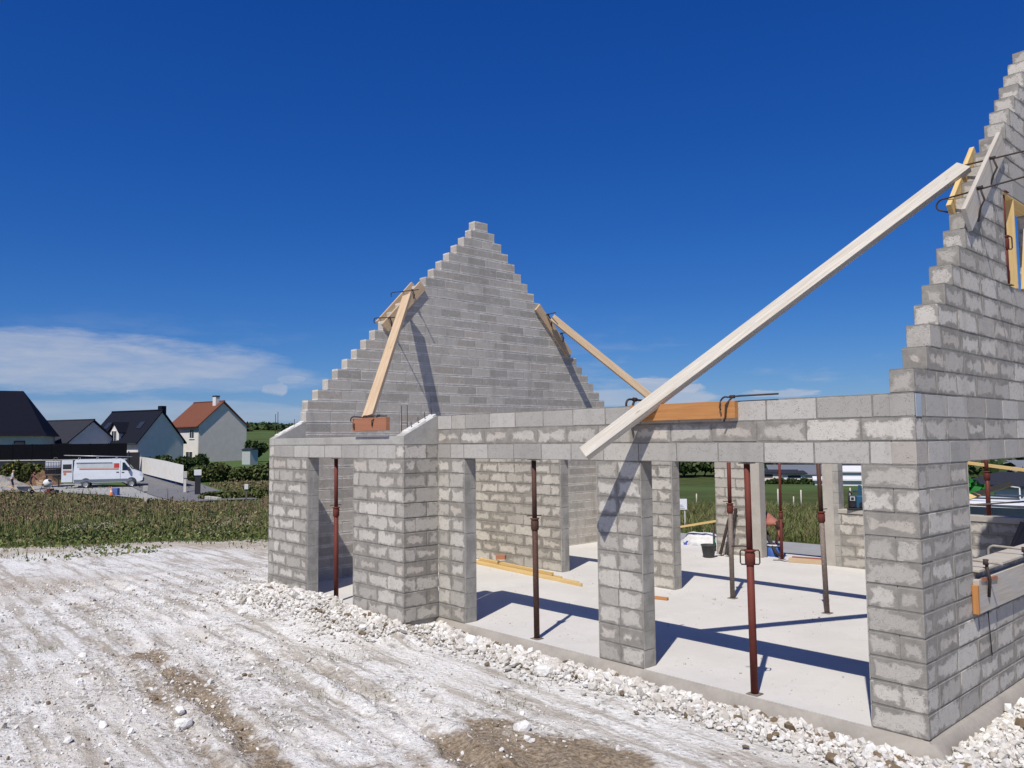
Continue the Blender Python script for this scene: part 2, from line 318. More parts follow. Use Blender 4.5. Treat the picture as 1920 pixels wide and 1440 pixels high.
def terr(x, y):
    x = np.asarray(x, float); y = np.asarray(y, float); z = base_z(x, y); h = hdist(x, y); r = np.hypot(x - CC[0], y - CC[1])
    left = np.clip((-5.6 - x) / 1.4, 0, 1)
    bank = (.025 + .20 * left) * np.exp(-(np.maximum(h - .10, 0) / (.30 + .28 * left)) ** 2) * (.75 + .5 * vnoise(x * 1.7, y * 1.7, 5))
    bank = bank * np.clip((9.5 - y) / 1.5, 0, 1)
    z = z + np.where(y < 7.5, bank, bank * .2)
    near = np.clip((30 - r) / 12, 0, 1)
    z = z + near * (.05 * (fbm(x * .55, y * .55, 3, 2) - .45) + .035 * (fbm(x * 2.6, y * 2.6, 3, 9) - .45)) + (1 - near) * .25 * (fbm(x * .12, y * .12, 3, 4) - .45)
    clod = np.clip((fbm(x * .8, y * .8, 3, 71) - .44) * 5, 0, 1) + 1.2 * sum(np.exp(-(pdist(x, y, tr) / .34) ** 2) for tr in TRACKS)
    z = z + near * (.25 + np.clip(clod, 0, 1.4)) * (.055 * (fbm(x * 5.5, y * 5.5, 2, 14) - .37) + .045 * (fbm(x * 15, y * 15, 2, 15) - .37))
    for tr in TRACKS:
        for o_, dp in ((0, .034), (.44, .014)):
            d = np.abs(pdist(x, y, tr) - abs(o_)); z = z + near * (-dp * np.exp(-(d / .13) ** 2) + dp * .7 * np.exp(-((d - .24) / .09) ** 2)) * np.clip(1.9 * vnoise(x * 1.6, y * 1.6, 17) - .25, 0, 1.3)
    return np.where(h <= 0, -.5, z)
def pdist(x, y, pl):
    d = np.full(np.shape(x), 1e9)
    for (ax, ay), (bx, by) in zip(pl[:-1], pl[1:]):
        vx, vy = bx - ax, by - ay; t = np.clip(((x - ax) * vx + (y - ay) * vy) / (vx * vx + vy * vy), 0, 1)
        d = np.minimum(d, np.hypot(x - ax - t * vx, y - ay - t * vy))
    return d
def gp(u, v, z=-.15): p = onZ(u, v, z); return (p.x, p.y)
TRACKS = [[gp(130, 1110), gp(250, 1205), gp(330, 1262), gp(420, 1335), gp(520, 1440), gp(640, 1560)],
          [gp(200, 1075), gp(330, 1140), gp(470, 1205), gp(640, 1270), gp(760, 1330), gp(900, 1440)]]
TRACK_SOFT = [gp(150, 1120), gp(190, 1175), gp(300, 1290), gp(380, 1440)]
MUD_LINE = [gp(270, 1222), gp(330, 1262), gp(420, 1335), gp(500, 1425), gp(560, 1500)]
MUD_SPOTS = [(gp(990, 1425), .62), (gp(880, 1400), .40), (gp(1090, 1415), .36), (gp(700, 1440), .25), (gp(1170, 1440), .30), (gp(155, 1265), .16), (gp(940, 1352), .2)]
def place(x, y): return float(terr(np.array([x]), np.array([y]))[0])

# one sheet of ground out to the horizon: rings round the site, finer near it
rings = np.concatenate([[.25], np.geomspace(.6, 2.4, 22)[:-1], np.geomspace(2.4, 24, 470)[:-1], np.geomspace(24, 5000, 190)])
ang = np.concatenate([np.linspace(-44, 44, 460), np.linspace(44, 316, 110)[1:-1]]) * math.pi / 180 + _fa
na = len(ang); A, Rr = np.meshgrid(ang, rings); GX = CC[0] + Rr * np.sin(A); GY = CC[1] + Rr * np.cos(A)
GZ = terr(GX, GY)
V = np.stack([GX.ravel(), GY.ravel(), GZ.ravel()], 1)
ii, jj = np.meshgrid(np.arange(len(rings) - 1), np.arange(na), indexing='ij'); jn = (jj + 1) % na
F = np.stack([ii * na + jj, (ii + 1) * na + jj, (ii + 1) * na + jn, ii * na + jn], -1).reshape(-1, 4)[:, ::-1]
V = np.vstack([V, [[CC[0], CC[1], V[0, 2]]]]); cap = np.stack([np.full(na, len(V) - 1), np.arange(na), (np.arange(na) + 1) % na], 1)
x, y = V[:, 0], V[:, 1]; r = np.hypot(x - CC[0], y - CC[1]); wob = fbm(x * .35, y * .35, 4, 21) - .47
def gravel_w(x, y):
    r = np.hypot(x - CC[0], y - CC[1]); wob = fbm(x * .35, y * .35, 4, 21) - .47
    wob2 = fbm(x * .22, y * .22, 3, 77) - .44
    dep = (x - CC[0]) * CR[2][0] + (y - CC[1]) * CR[2][1]
    front = np.clip((26.4 + 3.0 * wob + 4 * wob2 - dep) / 2.6, 0, 1) * np.clip((8.9 + .8 * wob - y) / .5, 0, 1)
    return np.maximum(front, np.clip((1.3 + 1.2 * wob - hdist(x, y)) / .4, 0, 1))
zg = gravel_w(x, y)
mud = .8 * np.exp(-(pdist(x, y, MUD_LINE) / .20) ** 2) + .4 * np.exp(-((pdist(x, y, TRACKS[0]) - .40) / .12) ** 2) + .45 * np.exp(-((pdist(x, y, TRACKS[1]) - .40) / .10) ** 2) + .45 * np.exp(-(pdist(x, y, TRACKS[1]) / .14) ** 2) + .35 * np.exp(-(pdist(x, y, TRACKS[0]) / .2) ** 2) + .25 * np.exp(-(pdist(x, y, TRACK_SOFT) / .3) ** 2)
for (mx_, my_), rad in MUD_SPOTS: mud = mud + .85 * np.exp(-(np.hypot((x - mx_), (y - my_)) / rad) ** 2)
mud = mud * (.15 + 1.6 * fbm(x * 1.8, y * 1.8, 4, 33))
dep_ = (x - CC[0]) * CR[2][0] + (y - CC[1]) * CR[2][1]; tan = np.clip((dep_ - 21.8 + 6 * wob) / 1.8, 0, 1) * zg + np.clip(.75 * np.exp(-(np.hypot(x - gp(20, 1085)[0], y - gp(20, 1085)[1]) / 1.6) ** 2), 0, 1)
green = np.clip((r - 26) / 8, 0, 1)
zone = np.stack([zg, np.clip(mud, 0, 1), np.clip(tan, 0, 1)], 1)

TRK_ANG = math.atan2(TRACKS[0][3][1] - TRACKS[0][1][1], TRACKS[0][3][0] - TRACKS[0][1][0])
t = NT('ground'); zn = t.attr('zone'); s3 = t.n('ShaderNodeSeparateColor'); t.l(zn.outputs['Color'], s3.inputs[0])
n_big = t.noise(.55, 5, .6); n_mid = t.noise(3.4, 6, .65); n_fine = t.noise(26, 5, .7); peb = t.vor(34); peb2 = t.vor(13); dk = t.noise(9, 6, .72, None, .5)
ch = t.mix(t.mr(n_fine, .34, .66), (.57, .555, .525), (.80, .785, .75))
ch = t.mix(t.math('MULTIPLY', t.mr(n_mid, .42, .68), .45), ch, (.81, .795, .765))
ch = t.mix(t.math('MULTIPLY', t.mr(n_big, .46, .64), .5), ch, (.52, .475, .41))
patchy = t.mr(t.noise(1.3, 5, .6, None, .4), .46, .62); ch = t.mix(t.math('MULTIPLY', t.math('MULTIPLY', t.mr(dk, .47, .60), patchy), .75), ch, (.19, .175, .15)); trk = t.noise(1.0, 6, .65, t.mapv(t.mapv(t.P, (1, 1, 1), (0, 0, 0), (0, 0, -TRK_ANG)), (.5, 5.5, 1.)), .3); ch = t.mix(t.math('MULTIPLY', t.mr(trk, .49, .62), .72), ch, (.34, .295, .235)); ch = t.mix(t.math('MULTIPLY', t.mr(trk, .46, .36), .5), ch, (.83, .815, .785))  # dark speckles: dirt, plus shaded gaps between stones put into the colour
ch = t.mix(t.math('MULTIPLY', t.mr(peb, .30, .12), .35), ch, (.72, .71, .68))
ch = t.mix(t.math('MULTIPLY', s3.outputs[2], .75), ch, t.mix(t.mr(n_mid, .4, .6), (.33, .255, .175), (.44, .38, .29)))
mudc = t.mix(t.mr(n_fine, .35, .65), (.15, .105, .065), (.34, .27, .185))
mf = t.mr(t.math('ADD', s3.outputs[1], t.math('MULTIPLY', t.math('SUBTRACT', dk, .5), 1.2)), .28, .9)
ch = t.mix(t.math('MULTIPLY', mf, .92), ch, mudc)
g_far = t.noise(.012, 4, .5); gr = t.mix(t.mr(t.noise(.35, 5, .6), .35, .65), (.042, .066, .016), (.085, .098, .028))
gr = t.mix(t.mr(g_far, .45, .55), gr, (.075, .125, .038)); gr = t.mix(t.math('MULTIPLY', t.mr(n_mid, .5, .7), .4), gr, (.13, .105, .05))
edge = t.mr(t.math('ADD', s3.outputs[0], t.math('MULTIPLY', t.math('SUBTRACT', n_mid, .5), .7)), .35, .65)
c = t.mix(edge, gr, ch)
hh = t.math('ADD', t.math('ADD', t.math('MULTIPLY', n_fine, .8), t.math('MULTIPLY', t.mr(peb2, .5, .0), .55)), t.math('MULTIPLY', t.mr(peb, .4, .0), .3))
MT['ground'] = t.fin(c, .95, 0, t.bump(hh, .95, .03), .12)
Fq = F; g = npmesh('ground', V, F, MT['ground'], None, True, {'zone': ('POINT', zone)}); tag(g, kind='structure')
bm = bmesh.new(); bm.from_mesh(g.data); bm.verts.ensure_lookup_table()
for q in cap: bm.faces.new([bm.verts[int(k)] for k in q])
bmesh.ops.recalc_face_normals(bm, faces=list(bm.faces)); bm.to_mesh(g.data); bm.free()
if g.data.polygons[1000].normal.z < 0: g.data.flip_normals()

# ------------------------------------------------------------------ limestone: rubble along the footing, chips all over the yard
ICO_V = []; ph = (1 + 5 ** .5) / 2
for a_, b_ in ((1, ph), (-1, ph), (1, -ph), (-1, -ph)): ICO_V += [(0, a_, b_), (a_, b_, 0), (b_, 0, a_)]
ICO_V = np.array(ICO_V) / math.hypot(1, ph)
bmx = bmesh.new(); [bmx.verts.new(v) for v in ICO_V]; hull = bmesh.ops.convex_hull(bmx, input=list(bmx.verts)); bmx.verts.index_update()
ICO_F = np.array([[v.index for v in q.verts] for q in bmx.faces]); ICO_V = np.array([v.co[:] for v in bmx.verts]); bmx.free()
OCT_V = np.array([(1, 0, 0), (-1, 0, 0), (0, 1, 0), (0, -1, 0), (0, 0, 1), (0, 0, -1)], float)
OCT_F = np.array([(0, 2, 4), (2, 1, 4), (1, 3, 4), (3, 0, 4), (2, 0, 5), (1, 2, 5), (3, 1, 5), (0, 3, 5)])
def stones(P, size, BV, BF, sink=.25, jit=.28):
    n = len(P); k = len(BV)
    v = BV[None] * (1 + rng.uniform(-jit, jit, (n, k, 1))) + rng.uniform(-jit * .4, jit * .4, (n, k, 3))
    v = v * (rng.uniform(.65, 1.25, (n, 1, 3)) * np.array([1.1, 1, .72])) * size[:, None, None] * .5
    q = rng.normal(size=(n, 4)) * np.array([1, .35, .35, 1]); q /= np.linalg.norm(q, axis=1)[:, None]; w, a, b, c = q.T
    Rm = np.stack([1 - 2 * (b * b + c * c), 2 * (a * b - c * w), 2 * (a * c + b * w), 2 * (a * b + c * w), 1 - 2 * (a * a + c * c), 2 * (b * c - a * w), 2 * (a * c - b * w), 2 * (b * c + a * w), 1 - 2 * (a * a + b * b)], 1).reshape(n, 3, 3)
    v = np.einsum('nij,nkj->nki', Rm, v); v = v + P[:, None, :]; v[:, :, 2] += (size * (.5 - sink) * .72)[:, None]
    F = BF[None] + (np.arange(n) * k)[:, None, None]
    tn_ = np.clip(rng.normal(.55, .24, n), 0, 1); tn_[rng.random(n) < .06] = -.55; tone = np.repeat(tn_, k)
    return v.reshape(-1, 3), F.reshape(-1, 3), tone
t = NT('limestone'); to = t.attr('tone'); n_ = t.noise(30, 5, .65); c = t.mix(to.outputs['Fac'], (.44, .40, .345), (.78, .77, .745)); c = t.mix(t.mr(to.outputs['Fac'], -.1, -.4), c, (.17, .125, .08)); c = t.mix(t.math('MULTIPLY', t.mr(n_, .5, .68), .55), c, (.27, .235, .19))
MT['stone'] = t.fin(c, .93, 0, t.bump(n_, .5, .006), .12)
def visible(x, y, z, m=40):
    p = np.stack([x - CC[0], y - CC[1], z - CC[2]], 1) @ CR.T; u = 960 + CF * p[:, 0] / p[:, 2]; v = 720 + CF * p[:, 1] / p[:, 2]
    return (p[:, 2] > .5) & (u > -m - 160) & (u < 1920 + m + 160) & (v < 1440 + m * 4)
# rubble heap
n = 17000; s = rng.uniform(-11.6, 3.2, n); off = np.abs(rng.normal(0, 1, n))
bay = s < -6.3; wid = np.where(bay, .31, .23); d0 = np.where(bay, .0, .10)
px_ = s.copy(); py_ = np.where(bay, -.60, 0.) - d0 - off * wid
k = rng.random(n) < .17; px_[k] = .10 + np.abs(rng.normal(0, .3, k.sum())); py_[k] = rng.uniform(-.4, 4.5, k.sum())
k2 = rng.random(n) < .06; px_[k2] = -10.55 - np.abs(rng.normal(0, .55, k2.sum())); py_[k2] = rng.uniform(-1., 3., k2.sum())
ok = (hdist(px_, py_) > .04); px_, py_, off = px_[ok], py_[ok], off[ok]
sz = np.clip(rng.lognormal(math.log(.034), .50, len(px_)), .014, .13); pz_ = terr(px_, py_) + .012
v, f, tn = stones(np.stack([px_, py_, pz_], 1), sz, ICO_V, ICO_F, .2)
o = npmesh('limestone_rubble', v, f, MT['stone'], None, False, {'tone': ('POINT', tn)}); tag(o, 'white limestone rubble heaped along the foot of the block walls', 'rubble', kind='stuff')
# chips over the yard
n = 95000; rr_ = 2.2 + 17 * rng.random(n) ** 1.25; aa = _fa + rng.uniform(-.68, .66, n); px_ = CC[0] + rr_ * np.sin(aa); py_ = CC[1] + rr_ * np.cos(aa)
dens = np.clip((fbm(px_ * .55, py_ * .55, 4, 44) - .37) * 3.6, .06, 1) * np.clip(.45 + (-px_ - 2) * .09 - py_ * .06, .25, 1)
ok = (hdist(px_, py_) > .12) & (py_ < 6) & (rng.random(n) < dens); px_, py_, rr_ = px_[ok], py_[ok], rr_[ok]; pz_ = terr(px_, py_)
ok = visible(px_, py_, pz_); px_, py_, pz_, rr_ = px_[ok], py_[ok], pz_[ok], rr_[ok]
sz = np.clip(rng.lognormal(math.log(.0115), .55, len(px_)), .005, .06) * (1 + rr_ / 22)
big = sz > .03
v1, f1, t1 = stones(np.stack([px_, py_, pz_], 1)[~big], sz[~big], OCT_V, OCT_F, .3); v2, f2, t2 = stones(np.stack([px_, py_, pz_], 1)[big], sz[big], ICO_V, ICO_F, .3)
o = npmesh('limestone_chips', np.vstack([v1, v2]), np.vstack([f1, f2 + len(v1)]), MT['stone'], None, False, {'tone': ('POINT', np.concatenate([t1, t2]))}); tag(o, 'white limestone chips and pebbles scattered over the yard', 'gravel', kind='stuff')
# single larger stones one can pick out
def rock(u, v, size, label, sd):
    p = onZ(u, v, -.13); rs = np.random.default_rng(sd); b = bmesh.new(); bmesh.ops.create_icosphere(b, subdivisions=2, radius=1)
    pl = [(Vector(rs.normal(size=3)).normalized(), rs.uniform(.55, .85)) for _ in range(9)]
    for q in b.verts:
        for nrm, dd in pl:
            e = q.co.dot(nrm) - dd
            if e > 0: q.co -= nrm * e
        q.co = Vector((q.co.x * size * .62, q.co.y * size * .5, q.co.z * size * .45))
    me = bpy.data.meshes.new('rock'); b.to_mesh(me); b.free(); a_ = me.attributes.new('tone', 'FLOAT', 'POINT'); a_.data.foreach_set('value', np.full(len(me.vertices), .9, np.float32))
    o = link('rock', me, MT['stone']); o.location = (p.x, p.y, place(p.x, p.y) + size * .2); o.rotation_euler = (0, 0, sd * 1.3); tag(o, label, 'rock', 'single limestone rocks in the yard')
rock(1019, 1262, .20, 'big pale limestone rock below the rubble in front of the wide bay', 1)
rock(886, 1207, .22, 'flat upright limestone slab on the rubble beside the left pier', 2)
rock(978, 1366, .14, 'small white rock at the edge of the wet brown mud', 3)
rock(345, 1355, .17, 'broad white rock beside the muddy wheel rut', 4)
rock(338, 1332, .12, 'smaller white rock beside the muddy wheel rut', 5)
rock(455, 1148, .13, 'lone pale rock on the open chalk left of the porch', 6)

# ------------------------------------------------------------------ weeds and grass
t = NT('weeds'); cv = t.attr('gc'); MT['weed'] = t.fin(cv.outputs['Color'], .8, 0, None, .1); t.b.inputs['Subsurface Weight'].default_value = 0
def blades(x, y, h, w, cols, name, label, lean=.35):
    n = len(x); z = terr(x, y) - .02; a = rng.uniform(0, 2 * math.pi, n); la = rng.uniform(0, 2 * math.pi, n); ln = np.abs(rng.normal(0, lean, n)) * h
    dx, dy = np.cos(a) * w * .5, np.sin(a) * w * .5; mx2, my2 = x + np.cos(la) * ln * .35, y + np.sin(la) * ln * .35
    V = np.stack([np.stack([x - dx, y - dy, z], 1), np.stack([x + dx, y + dy, z], 1), np.stack([mx2 + dx * .8, my2 + dy * .8, z + h * .6], 1), np.stack([mx2 - dx * .8, my2 - dy * .8, z + h * .6], 1), np.stack([x + np.cos(la) * ln, y + np.sin(la) * ln, z + h], 1)], 1).reshape(-1, 3)
    b = np.arange(n) * 5; F = np.concatenate([np.stack([b, b + 1, b + 2], 1), np.stack([b, b + 2, b + 3], 1), np.stack([b + 3, b + 2, b + 4], 1)])
    o = npmesh(name, V, F, MT['weed'], None, False, {'gc': ('POINT', np.repeat(cols, 5, 0))}); tag(o, label, 'weeds', kind='stuff'); return o
PAL = np.array([(.10, .135, .04), (.135, .165, .055), (.18, .185, .075), (.22, .185, .095), (.26, .205, .115), (.19, .125, .085), (.065, .09, .03)])
def pick(n, p): return PAL[rng.choice(len(PAL), n, p=np.array(p) / sum(p))] * rng.uniform(.75, 1.25, (n, 1))
# the rough field left of the yard
LANE_A = [at(210, 830, 96), at(262, 830, 84), at(300, 830, 74), at(355, 830, 65), at(395, 830, 60), at(420, 830, 57)]
LANE_B = [at(-260, 830, 68), at(-60, 830, 68), at(120, 830, 68.5), at(250, 830, 67), at(330, 830, 64), at(375, 830, 61)]
def offlane(x, y): return (pdist(x, y, [(p.x, p.y) for p in LANE_A]) > 3.2) & (pdist(x, y, [(p.x, p.y) for p in LANE_B]) > 3.7)
n = 150000; u = rng.uniform(-200, 600, n); rr_ = 22.5 + 56 * rng.random(n) ** 1.3; aa = _fa + np.arctan((u - 960) / CF); x = CC[0] + rr_ * np.sin(aa); y = CC[1] + rr_ * np.cos(aa)
ok = offlane(x, y) & ((rng.random(n) > gravel_w(x, y) * 1.15) & (gravel_w(x, y) < .85) & (rng.random(n) < .25 + 1.3 * fbm(x * .8, y * .8, 3, 66))) | ((rng.random(n) < .06) & (rr_ > 23) & (fbm(x * .6, y * .6, 3, 61) > .48)); x, y, rr_ = x[ok], y[ok], rr_[ok]; n = len(x); dry = np.clip((rr_ - 33 + 18 * (fbm(x * .2, y * .2, 3, 8) - .45)) / 12, 0, 1)
cl = np.where((rng.random(n) < dry)[:, None], pick(n, [.6, 1, 2, 2.2, 1.2, 3.0, .6]), pick(n, [3, 3.4, 2.6, .9, .4, .2, 2.6]))
h = (.05 + .15 * np.clip((rr_ - 23) / 13, 0, 1)) * rng.lognormal(0, .45, n) * (.35 + 1.35 * fbm(x * .45, y * .45, 3, 19))
blades(x, y, h, .010 + rr_ * .0007, cl, 'rough_grass', 'rough weedy field, green at the yard and reddish brown towards the road')
# broad-leaved weeds between the blades
n = 135000; u = rng.uniform(-200, 600, n); rr_ = 22.5 + 56 * rng.random(n) ** 1.35; aa = _fa + np.arctan((u - 960) / CF); x = CC[0] + rr_ * np.sin(aa); y = CC[1] + rr_ * np.cos(aa); cw = fbm(x * .7, y * .7, 3, 91)
ok = offlane(x, y) & ((rng.random(n) > gravel_w(x, y) * 1.15) & (gravel_w(x, y) < .85) & (rng.random(n) < np.clip((cw - .33) * 4, 0, 1))) | ((rng.random(n) < .10) & (rr_ > 23.5) & (fbm(x * .5, y * .5, 3, 62) > .5)); x, y, rr_, cw = x[ok], y[ok], rr_[ok], cw[ok]; n = len(x)
dry = np.clip((rr_ - 33 + 20 * (fbm(x * .2, y * .2, 3, 8) - .45)) / 12, 0, 1); cl = np.where((rng.random(n) < dry)[:, None], pick(n, [.4, .8, 2, 2.2, 1.6, 3.2, .8]), pick(n, [3, 3, 3, .8, .4, .2, 2.6]))
cen = np.stack([x, y, terr(x, y) + rng.random(n) * (.05 + .30 * np.clip((rr_ - 22) / 13, 0, 1)) * (.3 + .9 * cw)], 1); ax = rng.normal(size=(n, 3)); ax /= np.linalg.norm(ax, axis=1)[:, None]; bx_ = np.cross(ax, rng.normal(size=(n, 3))); bx_ /= np.linalg.norm(bx_, axis=1)[:, None]; s_ = ((.028 + rr_ * .0011) * rng.uniform(.5, 1.4, n))[:, None]
V = np.stack([cen - ax * s_, cen + bx_ * s_ * .55, cen + ax * s_, cen - bx_ * s_ * .55], 1).reshape(-1, 3); o = npmesh('broadleaf_weeds', V, np.arange(n * 4).reshape(-1, 4), MT['weed'], None, False, {'gc': ('POINT', np.repeat(cl, 4, 0))}); tag(o, 'low broad-leaved weeds mixed through the rough field', 'weeds', kind='stuff')
# sparse white flower heads and tufts on the chalk
n = 1300; u = rng.uniform(120, 520, n); rr_ = rng.normal(34, 3.5, n); aa = _fa + np.arctan((u - 960) / CF); x = CC[0] + rr_ * np.sin(aa); y = CC[1] + rr_ * np.cos(aa)
ok = fbm(x * .5, y * .5, 2, 3) > .42; x, y = x[ok], y[ok]
v, f, _ = stones(np.stack([x, y, terr(x, y) + .26 + rng.normal(0, .05, len(x))], 1), np.full(len(x), .05), OCT_V, OCT_F, .5); o = npmesh('flower_heads', v, f, simple('flower', (.42, .38, .27), .8, .2), None); tag(o, 'pale flower heads standing above the weedy field', 'flowers', kind='stuff')
n = 700; sp = np.array([gp(*q) for q in [(530, 1262), (1350, 1330), (1395, 1322), (990, 1278), (180, 1160), (620, 1305), (715, 1300), (945, 1320), (300, 1130), (455, 1110), (640, 1230), (80, 1215)]]); k = rng.integers(0, len(sp), n)
x = sp[k, 0] + rng.normal(0, .2, n); y = sp[k, 1] + rng.normal(0, .12, n); ok = hdist(x, y) > .15; x, y = x[ok], y[ok]
blades(x, y, rng.uniform(.03, .10, len(x)), .006, pick(len(x), [2, 2, 2, 2, 1, .2, 2]), 'chalk_tufts', 'thin tufts of weed growing through the white chalk', .8)
# tall weeds beyond the road behind the house
n = 52000; u = rng.uniform(1180, 2050, n); rr_ = 20.0 + 17 * rng.random(n) ** 1.3; aa = _fa + np.arctan((u - 960) / CF); x = CC[0] + rr_ * np.sin(aa); y = CC[1] + rr_ * np.cos(aa)
cl = pick(n, [2.4, 3, 2.6, 1.4, .6, .9, 1.4]); h = rng.uniform(.16, .42, n) * np.where(rng.random(n) < .85, .8, 1.2)
ROAD_Y0, ROAD_Y1 = 9.0, 12.1
ok = (y > ROAD_Y1 + .3 + .6 * fbm(x, y, 2, 1)); x, y, h, cl = x[ok], y[ok], h[ok], cl[ok]
blades(x, y, h, .026, cl, 'tall_weeds', 'belt of tall brown and green weeds along the far road edge', .6)
# ------------------------------------------------------------------ the block-built shell
house = empty('unfinished_house'); tag(house, 'roofless house shell of grey concrete blocks with two stepped gables', 'house')
H = .2
_bc = {}
def block_mesh(L, Hh, T, var, axis):
    """a block of length L along the wall, height Hh and thickness T, rims chamfered; rim distances kept in attributes"""
    key = (round(L, 3), round(Hh, 3), round(T, 3), var, axis)
    if key in _bc: return _bc[key]
    V, Fc, UV, DM = block_geo(L, Hh, T, axis, random.Random(var * 31 + 5), var * .173)
    me = bpy.data.meshes.new('block'); me.from_pydata(V, [], Fc); put_attrs(me, UV, DM); _bc[key] = me
    return me
def put_attrs(me, UV, DM):
    a = me.attributes.new('uvL', 'FLOAT_VECTOR', 'CORNER'); a.data.foreach_set('vector', np.array(UV, np.float32).ravel())
    a = me.attributes.new('dim', 'FLOAT_VECTOR', 'CORNER'); a.data.foreach_set('vector', np.array(DM, np.float32).ravel())
def block_geo(L, Hh, T, axis, rd, tone):
    h = (L / 2, T / 2, Hh / 2); b = .004; V = []; idx = {}
    cor = {}
    for sx in (-1, 1):
        for sy in (-1, 1):
            for sz in (-1, 1): cor[sx, sy, sz] = [rd.uniform(-.0025, .0025) for _ in range(3)]
    for s, j in cor.items():
        for ax in range(3):      # the corner vertex belonging to the face across axis ax
            p = [s[i] * (h[i] - (0 if i == ax else b * rd.uniform(.6, 1.7))) + (j[i] if i != ax else 0) for i in range(3)]
            idx[s, ax] = len(V); V.append(p)
    Fc = []
    for ax in range(3):
        a1, a2 = [i for i in range(3) if i != ax]
        for sg in (-1, 1):
            def key(s1, s2): s = [0, 0, 0]; s[ax] = sg; s[a1] = s1; s[a2] = s2; return tuple(s)
            Fc.append([idx[key(*q), ax] for q in ((-1, -1), (1, -1), (1, 1), (-1, 1))])
    for ax in range(3):          # rim bevels along axis ax
        a1, a2 = [i for i in range(3) if i != ax]
        for s1 in (-1, 1):
            for s2 in (-1, 1):
                def key(sg): s = [0, 0, 0]; s[ax] = sg; s[a1] = s1; s[a2] = s2; return tuple(s)
                Fc.append([idx[key(-1), a1], idx[key(1), a1], idx[key(1), a2], idx[key(-1), a2]])
    for s in cor: Fc.append([idx[s, 0], idx[s, 1], idx[s, 2]])
    UV = []; DM = []; out = []
    for q in Fc:
        c = Vector([sum(V[i][k] for i in q) / len(q) for k in range(3)]); nrm = (Vector(V[q[1]]) - Vector(V[q[0]])).cross(Vector(V[q[2]]) - Vector(V[q[0]]))
        if nrm.dot(c) < 0: q = q[::-1]; nrm = -nrm
        k = max(range(3), key=lambda i: abs(nrm[i]))
        for i in q:
            p = V[i]
            if k == 1: UV.append((p[0] + L / 2, p[2] + Hh / 2, 0)); DM.append((L, Hh, tone))
            elif k == 0: UV.append((p[1] + T / 2, p[2] + Hh / 2, 0)); DM.append((T, Hh, tone))
            else: UV.append((p[0] + L / 2, p[1] + T / 2, 0)); DM.append((L, T, tone))
        out.append(q)
    if axis == 'y': V = [(-p[1], p[0], p[2]) for p in V]
    return V, out, UV, DM
BLOCKS = []     # every block of the shell: wall part, centre, size, axis, material
def wall(name, axis, t0, t1, courses, seg, joint, mat, lint=None, core_mat=None, rough=.0025, label=None, gap=.014):
    """courses: (z0, z1) list; seg(k, z0, z1) gives the runs of masonry in course k; joint(k) the phase of its head joints"""
    core = MB(); T = t1 - t0; items = []
    for k, (z0, z1) in enumerate(courses):
        for s0, s1 in seg(k, z0, z1):
            if s1 - s0 < .05: continue
            g_ = rough + .0014
            if axis == 'x': core.box(s0 + .004, s1 - .004, t0 + g_, t1 - g_, z0, z1)
            else: core.box(t0 + g_, t1 - g_, s0 + .004, s1 - .004, z0, z1)
            ph = joint(k); j = math.floor((s0 - ph) / .5) * .5 + ph; cuts = [s0]
            while j < s1 - .001:
                if j > s0 + .001: cuts.append(j)
                j += .5
            cuts.append(s1)
            i = 1
            while i < len(cuts) - 1:
                if cuts[i] - cuts[i - 1] < .12 or cuts[i + 1] - cuts[i] < .12:
                    if (cuts[i] - cuts[i - 1]) + (cuts[i + 1] - cuts[i]) < .56: cuts.pop(i); continue
                    mid = (cuts[i - 1] + cuts[i + 1]) / 2; cuts[i] = mid
                i += 1
            for a, b in zip(cuts[:-1], cuts[1:]):
                ga = gap / 2 if a > s0 + .001 else 0; gb = gap / 2 if b < s1 - .001 else 0
                items.append((a + ga, b - gb, z0 + .003, z1 - gap + .003, lint and lint(k) or mat))
    wo_ = core.build(name, core_mat or MT['mortar'], house)
    if label: wo_['label'] = label
    for a, b, z0, z1, mt in items:
        c = [0, 0, (z0 + z1) / 2]; jt = random.uniform(-rough, rough)
        if axis == 'x': c[0] = (a + b) / 2; c[1] = (t0 + t1) / 2 + jt
        else: c[1] = (a + b) / 2; c[0] = (t0 + t1) / 2 + jt
        BLOCKS.append(dict(wall=wo_, c=c, L=b - a, H=z1 - z0, T=T, ax=axis, mat=mt, name=name))
    return wo_
